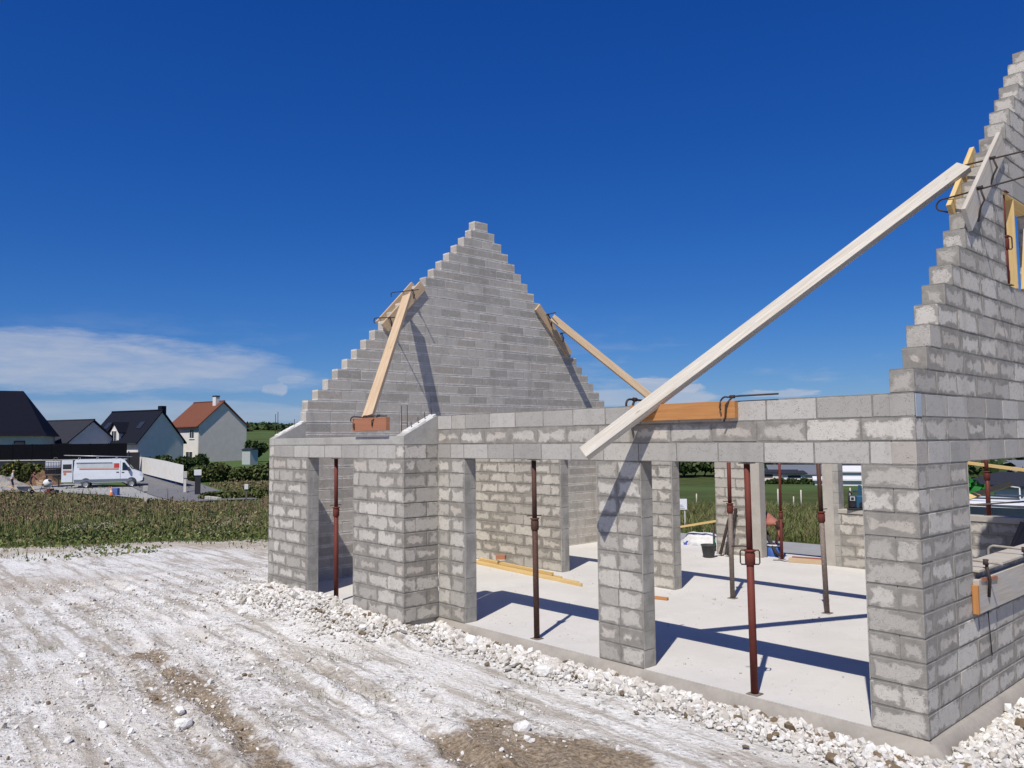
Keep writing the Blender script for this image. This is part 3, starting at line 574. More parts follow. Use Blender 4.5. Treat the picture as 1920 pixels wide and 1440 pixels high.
def flush_blocks(limit=310):
    def area(B):
        c = B['c']; hx, hy = (B['L'] / 2, B['T'] / 2) if B['ax'] == 'x' else (B['T'] / 2, B['L'] / 2); us = []; 
        for sx in (-1, 1):
            for sy in (-1, 1):
                for sz in (-1, 1): us.append(proj((c[0] + sx * hx, c[1] + sy * hy, c[2] + sz * B['H'] / 2)))
        us = np.array(us); u0, u1 = np.clip([us[:, 0].min(), us[:, 0].max()], 0, 1920); v0, v1 = np.clip([us[:, 1].min(), us[:, 1].max()], 0, 1440)
        hid = 1.
        if B['name'] == 'gable_wall' and c[0] < -5 and c[2] < 2.75: hid = .0
        if B['name'] in ('cross_wall', 'back_wall'): hid = .25
        return (u1 - u0) * (v1 - v0) * hid
    BLOCKS.sort(key=area, reverse=True)
    for i, B in enumerate(BLOCKS[:limit]):
        me = block_mesh(B['L'], B['H'], B['T'], i % 4, B['ax'])
        if len(me.materials) == 0: me.materials.append(None)
        o = bpy.data.objects.new('block', me); COL.objects.link(o); o.parent = B['wall']; o.location = B['c']
        o.material_slots[0].link = 'OBJECT'; o.material_slots[0].material = B['mat']
    rest = {}
    for B in BLOCKS[limit:]: rest.setdefault(B['wall'].name, []).append(B)
    for wn_, bl in rest.items():
        mats = []; V = []; Fc = []; UV = []; DM = []; MI = []
        for B in bl:
            if B['mat'] not in mats: mats.append(B['mat'])
            v, f, uv, dm = block_geo(B['L'], B['H'], B['T'], B['ax'], random, random.random()); b0 = len(V)
            V += [(p[0] + B['c'][0], p[1] + B['c'][1], p[2] + B['c'][2]) for p in v]; Fc += [[i + b0 for i in q] for q in f]; UV += uv; DM += dm; MI += [mats.index(B['mat'])] * len(f)
        me = bpy.data.meshes.new('further_blocks'); me.from_pydata(V, [], Fc); put_attrs(me, UV, DM)
        for m_ in mats: me.materials.append(m_)
        me.polygons.foreach_set('material_index', MI)
        o = link('further_blocks', me, None, bl[0]['wall']); o['kind'] = 'stuff'
def cut(runs, openings, zm):
    for a, b, z0, z1 in openings:
        if z0 < zm < z1:
            nw = []
            for s0, s1 in runs:
                if b <= s0 or a >= s1: nw.append((s0, s1)); continue
                if a > s0: nw.append((s0, a))
                if b < s1: nw.append((b, s1))
            runs = nw
    return runs
C14 = [(k * H, (k + 1) * H) for k in range(14)]
lin = lambda k: MT['block_lintel'] if k in (11, 13) else None
J = .010        # thickness of the smooth reveal on each opening
# front wall with its two bays
FO = [(-5.87 - J, -3.50 + J, 0, 2.2), (-2.86 - J, -.465 + J, 0, 2.2)]
def fseg(k, z0, z1): return cut([(-6.454, 0. if k % 2 == 0 else -.2)], FO, (z0 + z1) / 2)
def fj(k):
    if k == 11: return -.383
    if k == 13: return -.345
    return -.20 if k % 2 else -.45
fw = wall('front_wall', 'x', 0., .2, C14, fseg, fj, MT['block'], lin, rough=.0026)
# porch bay standing forward on the left
PO = [(-9.13 - J, -7.76 + J, 0, 2.2)]
pw = wall('porch_wall', 'x', -.585, -.385, C14[:12], lambda k, a, b: cut([(-10.5 if k % 2 == 0 else -10.3, -6.454 if k % 2 == 0 else -6.654)], PO, (a + b) / 2), lambda k: -.10 if k % 2 else -.35, MT['block'], lin, rough=.0026)
wall('porch_return_wall', 'y', -6.654, -6.454, C14[:12], lambda k, a, b: [(-.385 if k % 2 == 0 else -.585, 0.)], lambda k: -.2 if k % 2 else -.385, MT['block'], rough=.0026)
wall('porch_return_wall', 'y', -10.5, -10.3, C14[:12], lambda k, a, b: [(-.385 if k % 2 == 0 else -.585, 0.)], lambda k: -.2 if k % 2 else -.385, MT['block'])
for x0, x1 in ((-6.652, -6.456), (-10.498, -10.302)):       # raking concrete caps on the two returns
    MB().prism([(-.583, 2.4), (-.002, 2.4), (-.002, 2.80), (-.05, 2.785), (-.583, 2.515)], lambda p: (x0, p[0], p[1]), lambda p: (x1, p[0], p[1])).build('raking_cap', MT['concrete'], house)
    m = MB(); rd = random.Random(3)
    for i in range(8):
        a, b = -.50 + i * .062, -.50 + (i + 1) * .062 - .004; za = 2.525 + (a + .583) * .5; zb = 2.525 + (b + .583) * .5; e = rd.uniform(0, .03)
        m.hexa([(x0 + .01 + e, a, za - .02), (x1 - .01 - e, a, za - .02), (x1 - .01 - e, b, zb - .02), (x0 + .01 + e, b, zb - .02), (x0 + .02 + e, a, za + .012 + e * .4), (x1 - .03, a, za + .012), (x1 - .03, b, zb + .012), (x0 + .02, b, zb + .014)])
    m.build('mortar_topping', MT['white_edge'], house)
MB().bevbox(-10.301, -6.655, -.581, -.389, 2.4, 2.512, .008).build('porch_cap', MT['concrete'], house)
# left gable
hL = .1971
GL = C14 + [(2.8 + k * hL, 2.8 + (k + 1) * hL) for k in range(22)]
def gl(k, z0, z1):
    if k < 14: return [(0., 8.2)]
    a = max(0., .021 + (z1 - 3.185) * 1.013); b = min(8.2, 8.075 - (z1 - 3.352))
    if k == 35: a, b = 3.93, 4.30
    return [(a, b)] if b - a > .1 else []
def glj(k):
    if k < 14: return .0 if k % 2 else .25
    return gl(k, *GL[k])[0][0] if gl(k, *GL[k]) else 0
wall('gable_wall', 'y', -10.5, -10.3, GL, gl, glj, MT['block_pale'], None, MT['mortar_pale'], rough=.0015, label='stepped gable wall seen from inside, courses flush and smooth', gap=.012)
# right side wall and gable
hR = .2035
GR = C14 + [(2.8 + k * hR, 2.8 + (k + 1) * hR) for k in range(22)]
RO = [(1.17 - J, 3.62, 1.2, 2.2), (2.64, 3.86, 4.0, 5.05), (5.2, 6.4, 1.2, 2.2)]
def gr_(k, z0, z1):
    if k < 14: return cut([(.2 if k % 2 == 0 else 0., 8.2)], RO, (z0 + z1) / 2)
    a = max(0., (z1 - 2.99) * .985) if k != 15 else .31; b = 8.2 - a
    return cut([(a, b)], RO, (z0 + z1) / 2) if b - a > .1 else []
def grj(k):
    if k < 14: return .2 if k % 2 == 0 else .0 + .25
    a = max(0., (GR[k][1] - 2.99) * .985); return a + (.25 if k % 3 == 1 else 0)
wall('side_wall', 'y', -.2, 0., GR, gr_, grj, MT['block'], lambda k: MT['block_lintel'] if k in (11, 13, 25) else None, rough=.0026, label='side wall rising to the taller stepped gable')
# cross wall under the ridge and the back wall
XO = [(-7.84, -6.05, 0, 2.2), (-5.32, -.21, 0, 2.2)]
wall('cross_wall', 'x', 3.9, 4.1, C14[:12], lambda k, a, b: cut([(-10.3, -.2)], XO, (a + b) / 2), lambda k: -.1 if k % 2 else -.35, MT['block'], lin)
BO = [(-9.3, -7.2, 0, 2.2), (-6.14, -4.79, 0, 2.2), (-4.48, -3.3, 1.0, 2.2), (-2.85, -.42, 1.0, 2.2)]
wall('back_wall', 'x', 8.0, 8.2, C14, lambda k, a, b: cut([(-10.3, -.2)], BO, (a + b) / 2), lambda k: -.2 if k % 2 else -.45, MT['block'], lin)
# smooth reveals, posts and sills
def reveal(x0, x1, y0, y1, z0, z1, nm='reveal', mt='jamb'): MB().bevbox(x0, x1, y0, y1, z0, z1, .003).build(nm, MT[mt], house)
for a, b in ((-5.87 - J, -5.87), (-3.50, -3.50 + J), (-2.86 - J, -2.86), (-.465, -.465 + J)): reveal(a, b, .004, .202, 0.002, 2.197)
for a, b in ((-9.13 - J, -9.13), (-7.76, -7.76 + J)): reveal(a, b, -.581, -.383, 0.002, 2.197)
reveal(-.196, .002, 1.17 - J, 1.17, 1.2, 2.197)
reveal(-7.843, -7.84 + .012, 3.898, 4.102, .002, 2.197); reveal(-5.323, -5.31, 3.898, 4.102, .002, 2.197)
MT['post_conc'] = simple('beige_cast_post', (.42, .39, .345), .9, .1, 3., .15)
reveal(-6.38, -6.135, 7.99, 8.205, .002, 2.197, 'cast_post', 'post_conc'); reveal(-4.79, -4.585, 7.99, 8.205, .002, 2.197, 'cast_post', 'post_conc')
reveal(-4.585, -4.478, 7.995, 8.20, .002, 2.197, 'reveal')
for a, b in ((-4.5, -3.28), (-2.87, -.40)): MB().bevbox(a, b, 7.985, 8.215, 1.0, 1.075 if a < -4 else 1.10, .008).build('sill', MT['post_conc'], house)
# slab, footing strip
MB().box(-10.45, -.05, .05, 8.15, -.4, 0.).build('floor_slab', MT['slab'], house)
MB().box(-10.45, -6.5, -.54, .05, -.4, -.002).build('floor_slab', MT['slab'], house)
MB().box(-10.4, -.1, 8.203, 8.95, -.4, -.012).build('rear_terrace', MT['slab'], house)
for a, b in ((-5.88, -3.49), (-2.87, -.455)): MB().box(a, b, .001, .055, -.06, .0015).build('threshold', MT['slab'], house)
m = MB()
n_ = 60; xs = [-6.45 + i * 6.57 / n_ for i in range(n_ + 1)]; rd = random.Random(5)
def fillet(pts):
    prof = []
    for i, (px2, py2, ox, oy) in enumerate(pts):
        p = (px2, py2); out = (ox, oy)
        w = .10 + .03 * math.sin(i * .7) + rd.uniform(-.008, .008); dz = -.13 + .01 * math.sin(i * 1.1)
        prof.append([(p[0], p[1], -.004), (p[0] + out[0] * w * .35, p[1] + out[1] * w * .35, -.022), (p[0] + out[0] * w, p[1] + out[1] * w, dz), (p[0] + out[0] * w * 1.15, p[1] + out[1] * w * 1.15, -.35), (p[0] - out[0] * .05, p[1] - out[1] * .05, -.35), (p[0] - out[0] * .05, p[1] - out[1] * .05, -.004)])
    n = 6; v = [q for r in prof for q in r]; f = [(i * n + k, i * n + (k + 1) % n, (i + 1) * n + (k + 1) % n, (i + 1) * n + k) for i in range(len(prof) - 1) for k in range(n)]
    f += [tuple(range(n)), tuple((len(prof) - 1) * n + k for k in range(n))]
    MB().add(v, f, True).build('footing', MT['footing'], house)
fillet([(x_, 0., 0, -1) for x_ in xs if x_ < -.01] + [(0., 0., math.sin(k * math.pi / 12), -math.cos(k * math.pi / 12)) for k in range(7)] + [(0., .12 + i * .13, 1, 0) for i in range(63)])
MB().box(-10.6, -6.4, -.62, -.5, -.4, -.02).build('footing', MT['footing'], house)
MB().bevbox(.001, .006, .02, .14, 2.60, 2.79, .002).build('tie_plate', simple('galvanised', (.50, .53, .56), .5, .1, 5, .05, .4), house)
flush_blocks()
# starter bars left standing in the corners
def rebar(pts, label): o = MB().tube(pts, .006, 6).build('rebar', MT['iron']); tag(o, label, 'rebar', 'steel starter bars standing out of the walls'); return o
for i, (x_, z1) in enumerate(((-6.83, 2.95), (-6.69, 2.95))): rebar([(x_, -.36, 2.40), (x_, -.36, z1)], 'tall thin starter bar rising behind the porch wall beside the raking cap')
rebar([(-6.83, -.358, 2.70), (-6.69, -.358, 2.70)], 'short link bar joining the two tall starter bars')
for i in range(4): p = (-6.56, -.36 + i * .115, 2.58 + i * .07); rebar([(p[0], p[1], p[2] - .12), (p[0] + .01, p[1] - .035, p[2] + .13)], 'short slanting starter bar sticking out of the raking cap')
for d in (0, .09): rebar([(-10.42 - d, -.47, 2.40), (-10.42 - d, -.47, 2.98 - d * .4)], 'upright starter bar at the outer corner of the porch')
rebar([(-10.4, -.16, 2.6), (-10.4, -.17, 2.86)], 'lone stub bar on the outer raking cap')
# ------------------------------------------------------------------ steel props
def frame_mat(A, B, N):
    """matrix whose x runs from A to B and whose z is N squared up to it"""
    A, B, N = Vector(A), Vector(B), Vector(N); x = (B - A).normalized(); z = (N - x * N.dot(x)).normalized(); y = z.cross(x)
    M = Matrix((x, y, z)).transposed().to_4x4(); M.translation = A; return M, (B - A).length
def make_prop(h, zc, low, up, rl=.036, ru=.030, turn=0., handles=True):
    root = empty('steel_prop')
    MB().tube([(0, 0, .012), (0, 0, zc)], rl, 14).build('lower_tube', low, root)
    m = MB().tube([(0, 0, zc), (0, 0, h - .012)], ru, 14)
    for k in range(int((h - zc) / .11)): m.tube([(-ru - .001, 0, zc + .10 + k * .11), (ru + .001, 0, zc + .10 + k * .11)], .006, 6)
    m.build('upper_tube', up, root)
    MB().lathe([(rl, -.13), (rl + .012, -.12), (rl + .014, -.02), (rl + .006, .0), (rl + .02, .004), (rl + .02, .02), (ru, .022)], 16, (0, 0, zc + .02)).build('collar', MT['rust_red'] if low is not MT['rust_brown'] else MT['rust_brown'], root)
    c, s = math.cos(turn), math.sin(turn)
    if handles:
        m = MB()
        for sg in (-1, 1):
            pts = [(rl * sg * .9, 0, zc - .10), ((rl + .045) * sg, 0, zc - .10), ((rl + .055) * sg, 0, zc - .085), ((rl + .055) * sg, 0, zc + .02), ((rl + .045) * sg, 0, zc + .035), (rl * sg * .9, 0, zc + .035)]
            m.tube([(p[0] * c, p[0] * s, p[2]) for p in pts], .007, 6)
        m.build('collar_handle', MT['iron'], root)
        pts = [(0, 0, 0), (.08, 0, .004), (.15, .0, .0), (.165, .02, 0), (.15, .035, 0), (.05, .03, .0)]
        MB().tube([(-(p[0]) * c - p[1] * s, -(p[0]) * s + p[1] * c, zc + .07 + p[2]) for p in pts], .006, 6).build('locking_pin', MT['iron'], root)
    else:
        MB().tube([(-.10 * c, -.10 * s, zc + .065), (.085 * c, .085 * s, zc + .075)], .007, 6).build('locking_pin', MT['iron'], root)
    MB().bevbox(-.06, .06, -.06, .06, 0, .008, .002).build('base_plate', MT['steel_grey'], root)
    MB().bevbox(-.06, .06, -.06, .06, h - .008, h, .002).build('head_plate', low, root)
    return root
GPR = 'adjustable steel props holding up the lintels'
def prop(x, y, z0, h, zc, low, up, label, lean=(0, 0), turn=.0, **k):
    o = make_prop(h, zc, low, up, turn=turn, **k); o.location = (x, y, z0); o.rotation_euler = (lean[0], lean[1], 0); tag(o, label, 'prop', GPR); return o
prop(-4.60, .10, .002, 2.195, 1.43, MT['rust_brown'], MT['rust_brown'], 'dark rusty steel prop under the lintel between left and middle piers', (0, -.008), .7, handles=False)
prop(-1.60, .07, .002, 2.195, 1.32, MT['rust_red'], MT['rust_red'], 'red steel prop with looped handle under the lintel beside the corner pier', (0, -.004), .72)
prop(-4.28, 3.96, .001, 2.195, 1.40, MT['steel_grey'], MT['rust_red'], 'prop under the inner beam, cement-grey below and red above', (.0, 0), .7, handles=False)
prop(-2.78, 3.95, .001, 2.195, 1.36, MT['steel_grey'], MT['rust_brown'], 'leaning brown prop under the inner beam in front of the pale back post', (.012, -.018), .7, handles=False)
prop(-5.75, 8.10, .001, 2.195, .92, MT['rust_red'], MT['rust_red'], 'slim red prop in the rear doorway next to the bending worker', (0, .008), .4, handles=False, rl=.030, ru=.026)
prop(-8.42, -.47, .002, 2.195, 1.40, MT['rust_red'], MT['rust_red'], 'red steel prop standing in the narrow porch doorway', (0, -.01), .6, handles=False)
prop(-1.96, 8.10, 1.102, 1.096, .70, MT['rust_red'], MT['rust_red'], 'short red prop standing on the rear window sill', (0, 0), .6, handles=False)
prop(-.040, 2.735, 4.03, 1.02, .50, MT['rust_red'], MT['rust_red'], 'short red prop in the upper window of the side gable', (0, 0), .9)
# two props folded and leaning against the rear pier
for k, (xb, xt) in enumerate(((-6.93, -6.78), (-6.74, -6.68))):
    A = Vector((xb, 7.72, .03)); B = Vector((xt, 7.96, .98)); M, L = frame_mat(A, B, (0, -1, .2)); root = empty('steel_prop'); root.matrix_world = M
    MB().bevbox(0, L, -.026, .026, -.022, .022, .006).build('channel', MT['iron'], root); MB().tube([(L * .93, -.05, 0), (L * .96, .06, .02)], .012, 6).build('locking_pin', MT['rust_brown'], root)
    MB().bevbox(-.01, .0, -.07, .07, -.05, .05, .002).build('base_plate', MT['iron'], root)
    tag(root, 'short dark prop leaning on the rear pier, %s' % ('splayed outward at the foot' if k == 0 else 'standing nearly upright'), 'prop', 'dark props leaning on the rear pier')

# ------------------------------------------------------------------ timber braces and boards
def board(name, A, B, W_, T_, N, mat, label, cat='board', group=None, c=(0, 0)):
    """board along A-B, W_ wide across, T_ thick along N; c shifts the section"""
    M, L = frame_mat(A, B, N); m = MB().bevbox(0, L, -W_ / 2 + c[0], W_ / 2 + c[0], -T_ / 2 + c[1], T_ / 2 + c[1], .003); o = m.build(name, mat); o.matrix_world = M
    tag(o, label, cat, group); return o
board('brace_plank', (-3.17, -.555, 2.285), (-.20, 2.13, 5.235), .180, .068, (.107, -.785, .604), MT['wood_grey'], 'long pale plank bracing the side gable down to the front wall', 'plank')
board('brace_plank', (-7.42, -.545, 2.80), (-10.13, 2.06, 5.27), .17, .065, (.35, -.75, .55), MT['wood_pine'], 'pine plank bracing the far gable down to the red board on the porch', 'plank')
board('brace_plank', (-8.30, 8.36, 2.83), (-10.14, 6.08, 5.24), .17, .065, (.75, -.35, .1), MT['wood_pine'], 'thin-looking pine plank propping the back slope of the far gable', 'plank')
board('foot_board', (-2.93, -.034, 2.715), (-1.64, -.034, 2.715), .172, .062, (0, -1, 0), MT['wood_orange'], 'orange formwork board clamped along the top of the front wall')
board('foot_board', (-7.66, -.625, 2.69), (-6.78, -.625, 2.69), .185, .065, (0, -1, 0), MT['wood_red'], 'short red-brown board clamped on top of the porch wall')
# boards on the side gable, outside and inside
board('gable_board', (.024, 1.40, 4.49), (.024, 2.60, 5.55), .25, .042, (1, 0, 0), MT['wood_dirty'], 'cement-stained board clamped on the outside of the side gable slope')
board('gable_board', (-.226, 1.76, 4.68), (-.226, 2.55, 5.47), .20, .048, (1, 0, 0), MT['wood_yellow'], 'yellow board on the inside of the side gable behind the long plank')
# boards on the far gable
board('gable_board', (-10.272, 1.63, 4.62), (-10.272, 2.53, 5.56), .20, .050, (1, 0, 0), MT['wood_pine'], 'pine board clamped inside the front slope of the far gable')
board('gable_board', (-10.53, 1.66, 4.72), (-10.53, 2.50, 5.60), .16, .050, (1, 0, 0), MT['wood_pine'], 'pine board clamped outside the front slope of the far gable')
board('gable_board', (-10.270, 5.74, 5.46), (-10.270, 6.78, 4.44), .20, .052, (1, 0, 0), MT['wood_pine'], 'pine board clamped inside the back slope of the far gable')
board('gable_board', (-10.53, 5.86, 5.50), (-10.53, 6.80, 4.56), .18, .050, (1, 0, 0), MT['wood_pine'], 'pine board clamped outside the back slope of the far gable')
# timber on the floor slab at the foot of the cross wall
for i, (y0, z, xl, xr, ww) in enumerate(((3.74, .026, -9.9, -7.9, .06), (3.64, .026, -9.9, -7.3, .05), (3.55, .026, -9.95, -6.75, .05), (3.47, .026, -9.8, -6.6, .045), (3.59, .078, -9.8, -7.5, .05))):
    board('floor_batten', (xl, y0, z), (xr, y0 - .118 * (xr - xl), z), ww, .054, (0, 0, 1), MT['wood_yellow'], ('short yellow batten lying tight against the foot of the cross wall', 'yellow batten second out from the foot of the cross wall', 'yellow batten third out from the foot of the cross wall', 'longest yellow batten lying farthest from the cross wall', 'yellow batten stacked on top of the others by the cross wall')[i], 'batten', 'yellow battens along the cross wall')
p = onZ(1240, 1122, .02); board('wood_offcut', (p.x - .12, p.y - .02, .022), (p.x + .10, p.y + .03, .022), .06, .04, (0, 0, 1), MT['wood_orange'], 'small orange wood offcut on the slab behind the middle pier', 'offcut')
board('wood_offcut', (-9.15, 3.45, .20), (-9.0, 3.55, .20), .1, .08, (0, 0, 1), MT['wood_red'], 'dark offcut lying on the battens near the left pier', 'offcut')
# board and clamps under the side window
board('sill_board', (.028, 1.14, .985), (.028, 3.8, .985), .30, .050, (1, 0, 0), MT['wood_dirty'], 'pale cement-stained board clamped under the side window', 'board')
MB().bevbox(-.205, .055, 1.16, 3.62, 1.20, 1.225, .004).build('sill_bed', MT['wood_dirty'], house)
board('end_batten', (.030, 1.117, .835), (.030, 1.117, 1.09), .042, .050, (1, 0, 0), MT['wood_orange'], 'short orange batten end against the side window board', 'batten')
board('spacer_batten', (.060, 1.19, 1.135), (.060, 1.62, 1.10), .035, .012, (1, 0, 0), MT['wood_red'], 'thin brown strip nailed along the side window board', 'batten')
# upper window formwork
board('shutter_board', (-.10, 3.02, 4.03), (-.10, 3.02, 5.03), .19, .03, (0, 1, 0), MT['wood_yellow'], 'yellow shuttering board standing in the upper gable window', 'board')
board('shutter_board', (-.02, 3.30, 4.03), (-.02, 3.52, 4.75), .16, .03, (1, 0, 0), MT['wood_yellow'], 'slanting pale yellow board in the upper gable window', 'board')
board('shutter_board', (-.10, 2.66, 5.030), (-.10, 3.84, 5.030), .19, .026, (0, 0, 1), MT['wood_yellow'], 'flat yellow board under the lintel of the upper gable window', 'board')

# ------------------------------------------------------------------ mason's clamps: a bent bar with a sliding hook
def clamp(bar, hook, label, r=.009):
    root = empty('mason_clamp', bar[0]); b = Vector(bar[0])
    MB().tube([Vector(p) - b for p in bar], r, 7).build('bar', MT['iron'], root); MB().tube([Vector(p) - b for p in hook], r * 1.1, 7).build('hook', MT['iron'], root)
    q = Vector(hook[0]) - b; d = (Vector(bar[1]) - Vector(bar[0])).normalized(); MB().tube([q - d * .025, q + d * .025], r * 1.9, 8).build('slider', MT['iron'], root)
    tag(root, label, 'clamp', "mason's clamps gripping the boards"); return root
def ccurve(c, r, a0, a1, ax1, ax2, n=8): c = Vector(c); return [c + Vector(ax1) * r * math.cos(a0 + (a1 - a0) * i / n) + Vector(ax2) * r * math.sin(a0 + (a1 - a0) * i / n) for i in range(n + 1)]
X_, Y_, Z_ = (1, 0, 0), (0, 1, 0), (0, 0, 1)
# side gable: lower and upper
clamp([(.50, 1.60, 4.845), (-.26, 1.76, 4.84)] + ccurve((-.30, 1.76, 4.78), .06, 1.57, 4.0, X_, Z_) + [(-.26, 1.77, 4.70)], [(.075, 1.66, 4.85), (.11, 1.66, 4.72), (.06, 1.70, 4.66), (.045, 1.66, 4.52)], 'clamp on the lower end of the side gable boards')
clamp([(.42, 2.06, 5.23), (-.25, 2.16, 5.26)] + ccurve((-.29, 2.16, 5.21), .05, 1.57, 4.0, X_, Z_), [(.075, 2.10, 5.25), (.11, 2.10, 5.14), (.06, 2.14, 5.08), (.045, 2.10, 4.98)], 'clamp on the upper end of the side gable boards')
# front wall foot board
clamp([(-1.20, -.02, 2.845), (-1.60, -.02, 2.845), (-1.70, -.035, 2.84)] + ccurve((-1.74, -.06, 2.78), .06, 1.2, 3.0, X_, Z_) + [(-1.79, -.09, 2.74), (-1.77, -.105, 2.715)], [(-1.68, -.035, 2.84), (-1.72, -.09, 2.76), (-1.74, -.075, 2.64), (-1.76, -.07, 2.60)], 'clamp at the free end of the orange board')
clamp([(-2.93, .22, 2.86), (-2.93, -.05, 2.87)] + ccurve((-2.93, -.07, 2.81), .06, 1.57, 3.4, (0, 1, 0), Z_), [(-2.93, .02, 2.87), (-2.92, -.09, 2.70), (-2.90, -.08, 2.60)], 'clamp at the end of the orange board behind the long plank', .012)
# porch foot board
clamp([(-6.85, -.60, 2.80), (-7.35, -.60, 2.815)] + ccurve((-7.38, -.63, 2.77), .045, 1.57, 3.6, X_, Z_), [(-7.05, -.60, 2.81), (-7.10, -.68, 2.74), (-7.12, -.665, 2.66)], 'clamp lying over the red-brown porch board')
clamp([(-7.62, -.30, 2.80), (-7.62, -.64, 2.81)] + ccurve((-7.62, -.66, 2.76), .05, 1.57, 3.6, Y_, Z_), [(-7.62, -.45, 2.81), (-7.60, -.67, 2.70), (-7.6, -.665, 2.62)], 'clamp across the outer end of the red-brown porch board')
# far gable
clamp([(-9.80, 1.72, 4.78), (-10.62, 1.66, 4.86)] + ccurve((-10.64, 1.66, 4.81), .05, 1.57, 4.3, X_, Z_), [(-10.20, 1.70, 4.82), (-10.18, 1.74, 4.72), (-10.23, 1.76, 4.66)], 'clamp with long tail on the front slope of the far gable', .010)
clamp([(-10.0, 2.24, 5.40), (-10.85, 2.20, 5.46)] + ccurve((-10.86, 2.2, 5.42), .04, 1.57, 4.3, X_, Z_), [(-10.2, 2.23, 5.42), (-10.18, 2.27, 5.32), (-10.23, 2.28, 5.26)], 'upper clamp on the front slope of the far gable', .009)
clamp([(-9.95, 6.00, 5.32), (-10.62, 6.02, 5.30)] + ccurve((-10.63, 6.02, 5.26), .04, 1.57, 4.3, X_, Z_), [(-10.2, 6.01, 5.31), (-10.18, 6.10, 5.18), (-10.23, 6.16, 5.05)], 'upper clamp on the back slope of the far gable', .012)
clamp([(-9.92, 6.45, 4.92), (-10.62, 6.45, 4.90)] + ccurve((-10.63, 6.45, 4.86), .04, 1.57, 4.3, X_, Z_), [(-10.2, 6.45, 4.91), (-10.18, 6.50, 4.8), (-10.23, 6.52, 4.72)], 'lower clamp on the back slope of the far gable', .012)
# side window board
MT['iron_pale'] = rustmat('cement_caked_iron', (.30, .27, .23), (.40, .37, .33), (.2, .14, .1), .4)
for k, y_ in enumerate((1.30, 2.45)):
    c_ = clamp([(-.26, y_, .98), (-.26, y_, 1.22)] + ccurve((-.20, y_, 1.235), .06, 3.14, 1.57, X_, Z_) + [(.05, y_ + .01, 1.285), (.20, y_ + .03, 1.27)], [(.065, y_ + .01, 1.28), (.085, y_ + .03, 1.12), (.062, y_ + .06, .96)], ('clamp with bent bar at the near end of the side window board', 'second clamp further along the side window board')[k], .013)
    for ch in c_.children:
        if ch.name.startswith('bar'): ch.data.materials[0] = MT['iron_pale']
o = MB().tube([(.03, 1.40, .95), (.02, 1.50, .40)], .005, 5).build('tie_wire', MT['iron']); tag(o, 'thin wire hanging from the side window board down the block wall', 'wire')

# ------------------------------------------------------------------ things about the rear doorways
MT['rubber'] = simple('black_rubber', (.055, .057, .06), .6, .2, 8, .1); MT['bag'] = None
t = NT('woven_bag'); nb_ = t.noise(9, 4); c = t.mix(t.mr(nb_, .3, .7), (.55, .55, .56), (.66, .66, .67)); sx = t.n('ShaderNodeSeparateXYZ'); t.l(t.OB, sx.inputs[0])
MT['bag'] = t.fin(c, .7, 0, t.bump(t.noise(14, 5), .5, .02)); MT['bag_blue'] = simple('blue_print', (.05, .09, .38), .7, .1); MT['bag_pink'] = simple('pink_print', (.62, .16, .24), .7, .1)
b_ = onZ(1329, 1045, .0); buc = empty('bucket', (b_.x, b_.y, .001)); tag(buc, 'black rubber builder\'s bucket on the slab by the rear opening', 'bucket')
MB().lathe([(0, .0), (.105, .0), (.112, .02), (.148, .235), (.158, .24), (.158, .262), (.146, .262), (.142, .235), (.102, .02), (0, .02)], 26).build('body', MT['rubber'], buc)
MB().tube([(.155 * math.cos(a), .155 * math.sin(a), .25 - .05 * abs(math.sin(a * .5 - .8))) for a in [i * .26 for i in range(13)]], .005, 6).build('handle', MT['iron'], buc)
o = MB().lathe([(0, .0), (.03, 0), (.032, .16), (.012, .2), (.012, .25), (0, .25)], 12, (b_.x + .07, b_.y + .12, .12)).build('bottle', simple('green_glass', (.02, .09, .05), .25, .1, 5, 0)); tag(o, 'dark green bottle standing in the black bucket', 'bottle')
# slumped big bag
def slump(x, y, z, a, b, h, sd):
    rs = np.random.default_rng(sd); bmq = bmesh.new(); bmesh.ops.create_uvsphere(bmq, u_segments=40, v_segments=22, radius=1)
    for q in bmq.verts:
        zz = max(q.co.z, -.35); k = math.sin(q.co.x * 7 + q.co.z * 5) * .03 + math.sin(q.co.y * 9 - q.co.x * 4 + q.co.z * 8) * .03 + math.sin(q.co.x * 17 + q.co.y * 13) * .014
        pw_ = .75; sg = lambda w: math.copysign(abs(w) ** pw_, w)
        q.co = Vector((sg(q.co.x) * a * (1 + k), sg(q.co.y) * b * (1 + k), (zz + .35) / 1.35 * h * (1 + k)))
    me = bpy.data.meshes.new('sack'); bmq.to_mesh(me); bmq.free(); me.polygons.foreach_set('use_smooth', [True] * len(me.polygons)); return me
bp = onZ(1322, 1024, -.1); bp.y = 9.15; bag = empty('bulk_bag', (bp.x + .1, bp.y, place(bp.x, bp.y) - .02)); tag(bag, 'slumped white woven bulk bag lying outside the rear opening', 'bag')
link('sack', slump(0, 0, 0, .56, .30, .50, 3), MT['bag'], bag)
vd = Vector((CC[0] - bp.x, CC[1] - bp.y, 0)).normalized(); sd_ = Vector((vd.y, -vd.x, 0)) * -1
def patch(off, zc, poly, mt, nm):
    m = MB(); pts = []
    for q in poly:
        p = sd_ * (off + q[0]); zz = zc + q[1]; e = 1 - min(.98, (p.dot(sd_) / .56) ** 2); pts.append(p + vd * (.31 * math.sqrt(max(e, .02)) * (1 - .35 * (zz / .5) ** 2) + .04) + Vector((0, 0, zz)))
    n_ = len(pts); m.add(pts + [p - vd * .03 for p in pts], [tuple(range(n_)), tuple(range(2 * n_ - 1, n_ - 1, -1))] + [(k, (k + 1) % n_, n_ + (k + 1) % n_, n_ + k) for k in range(n_)]).build(nm, MT[mt], bag)
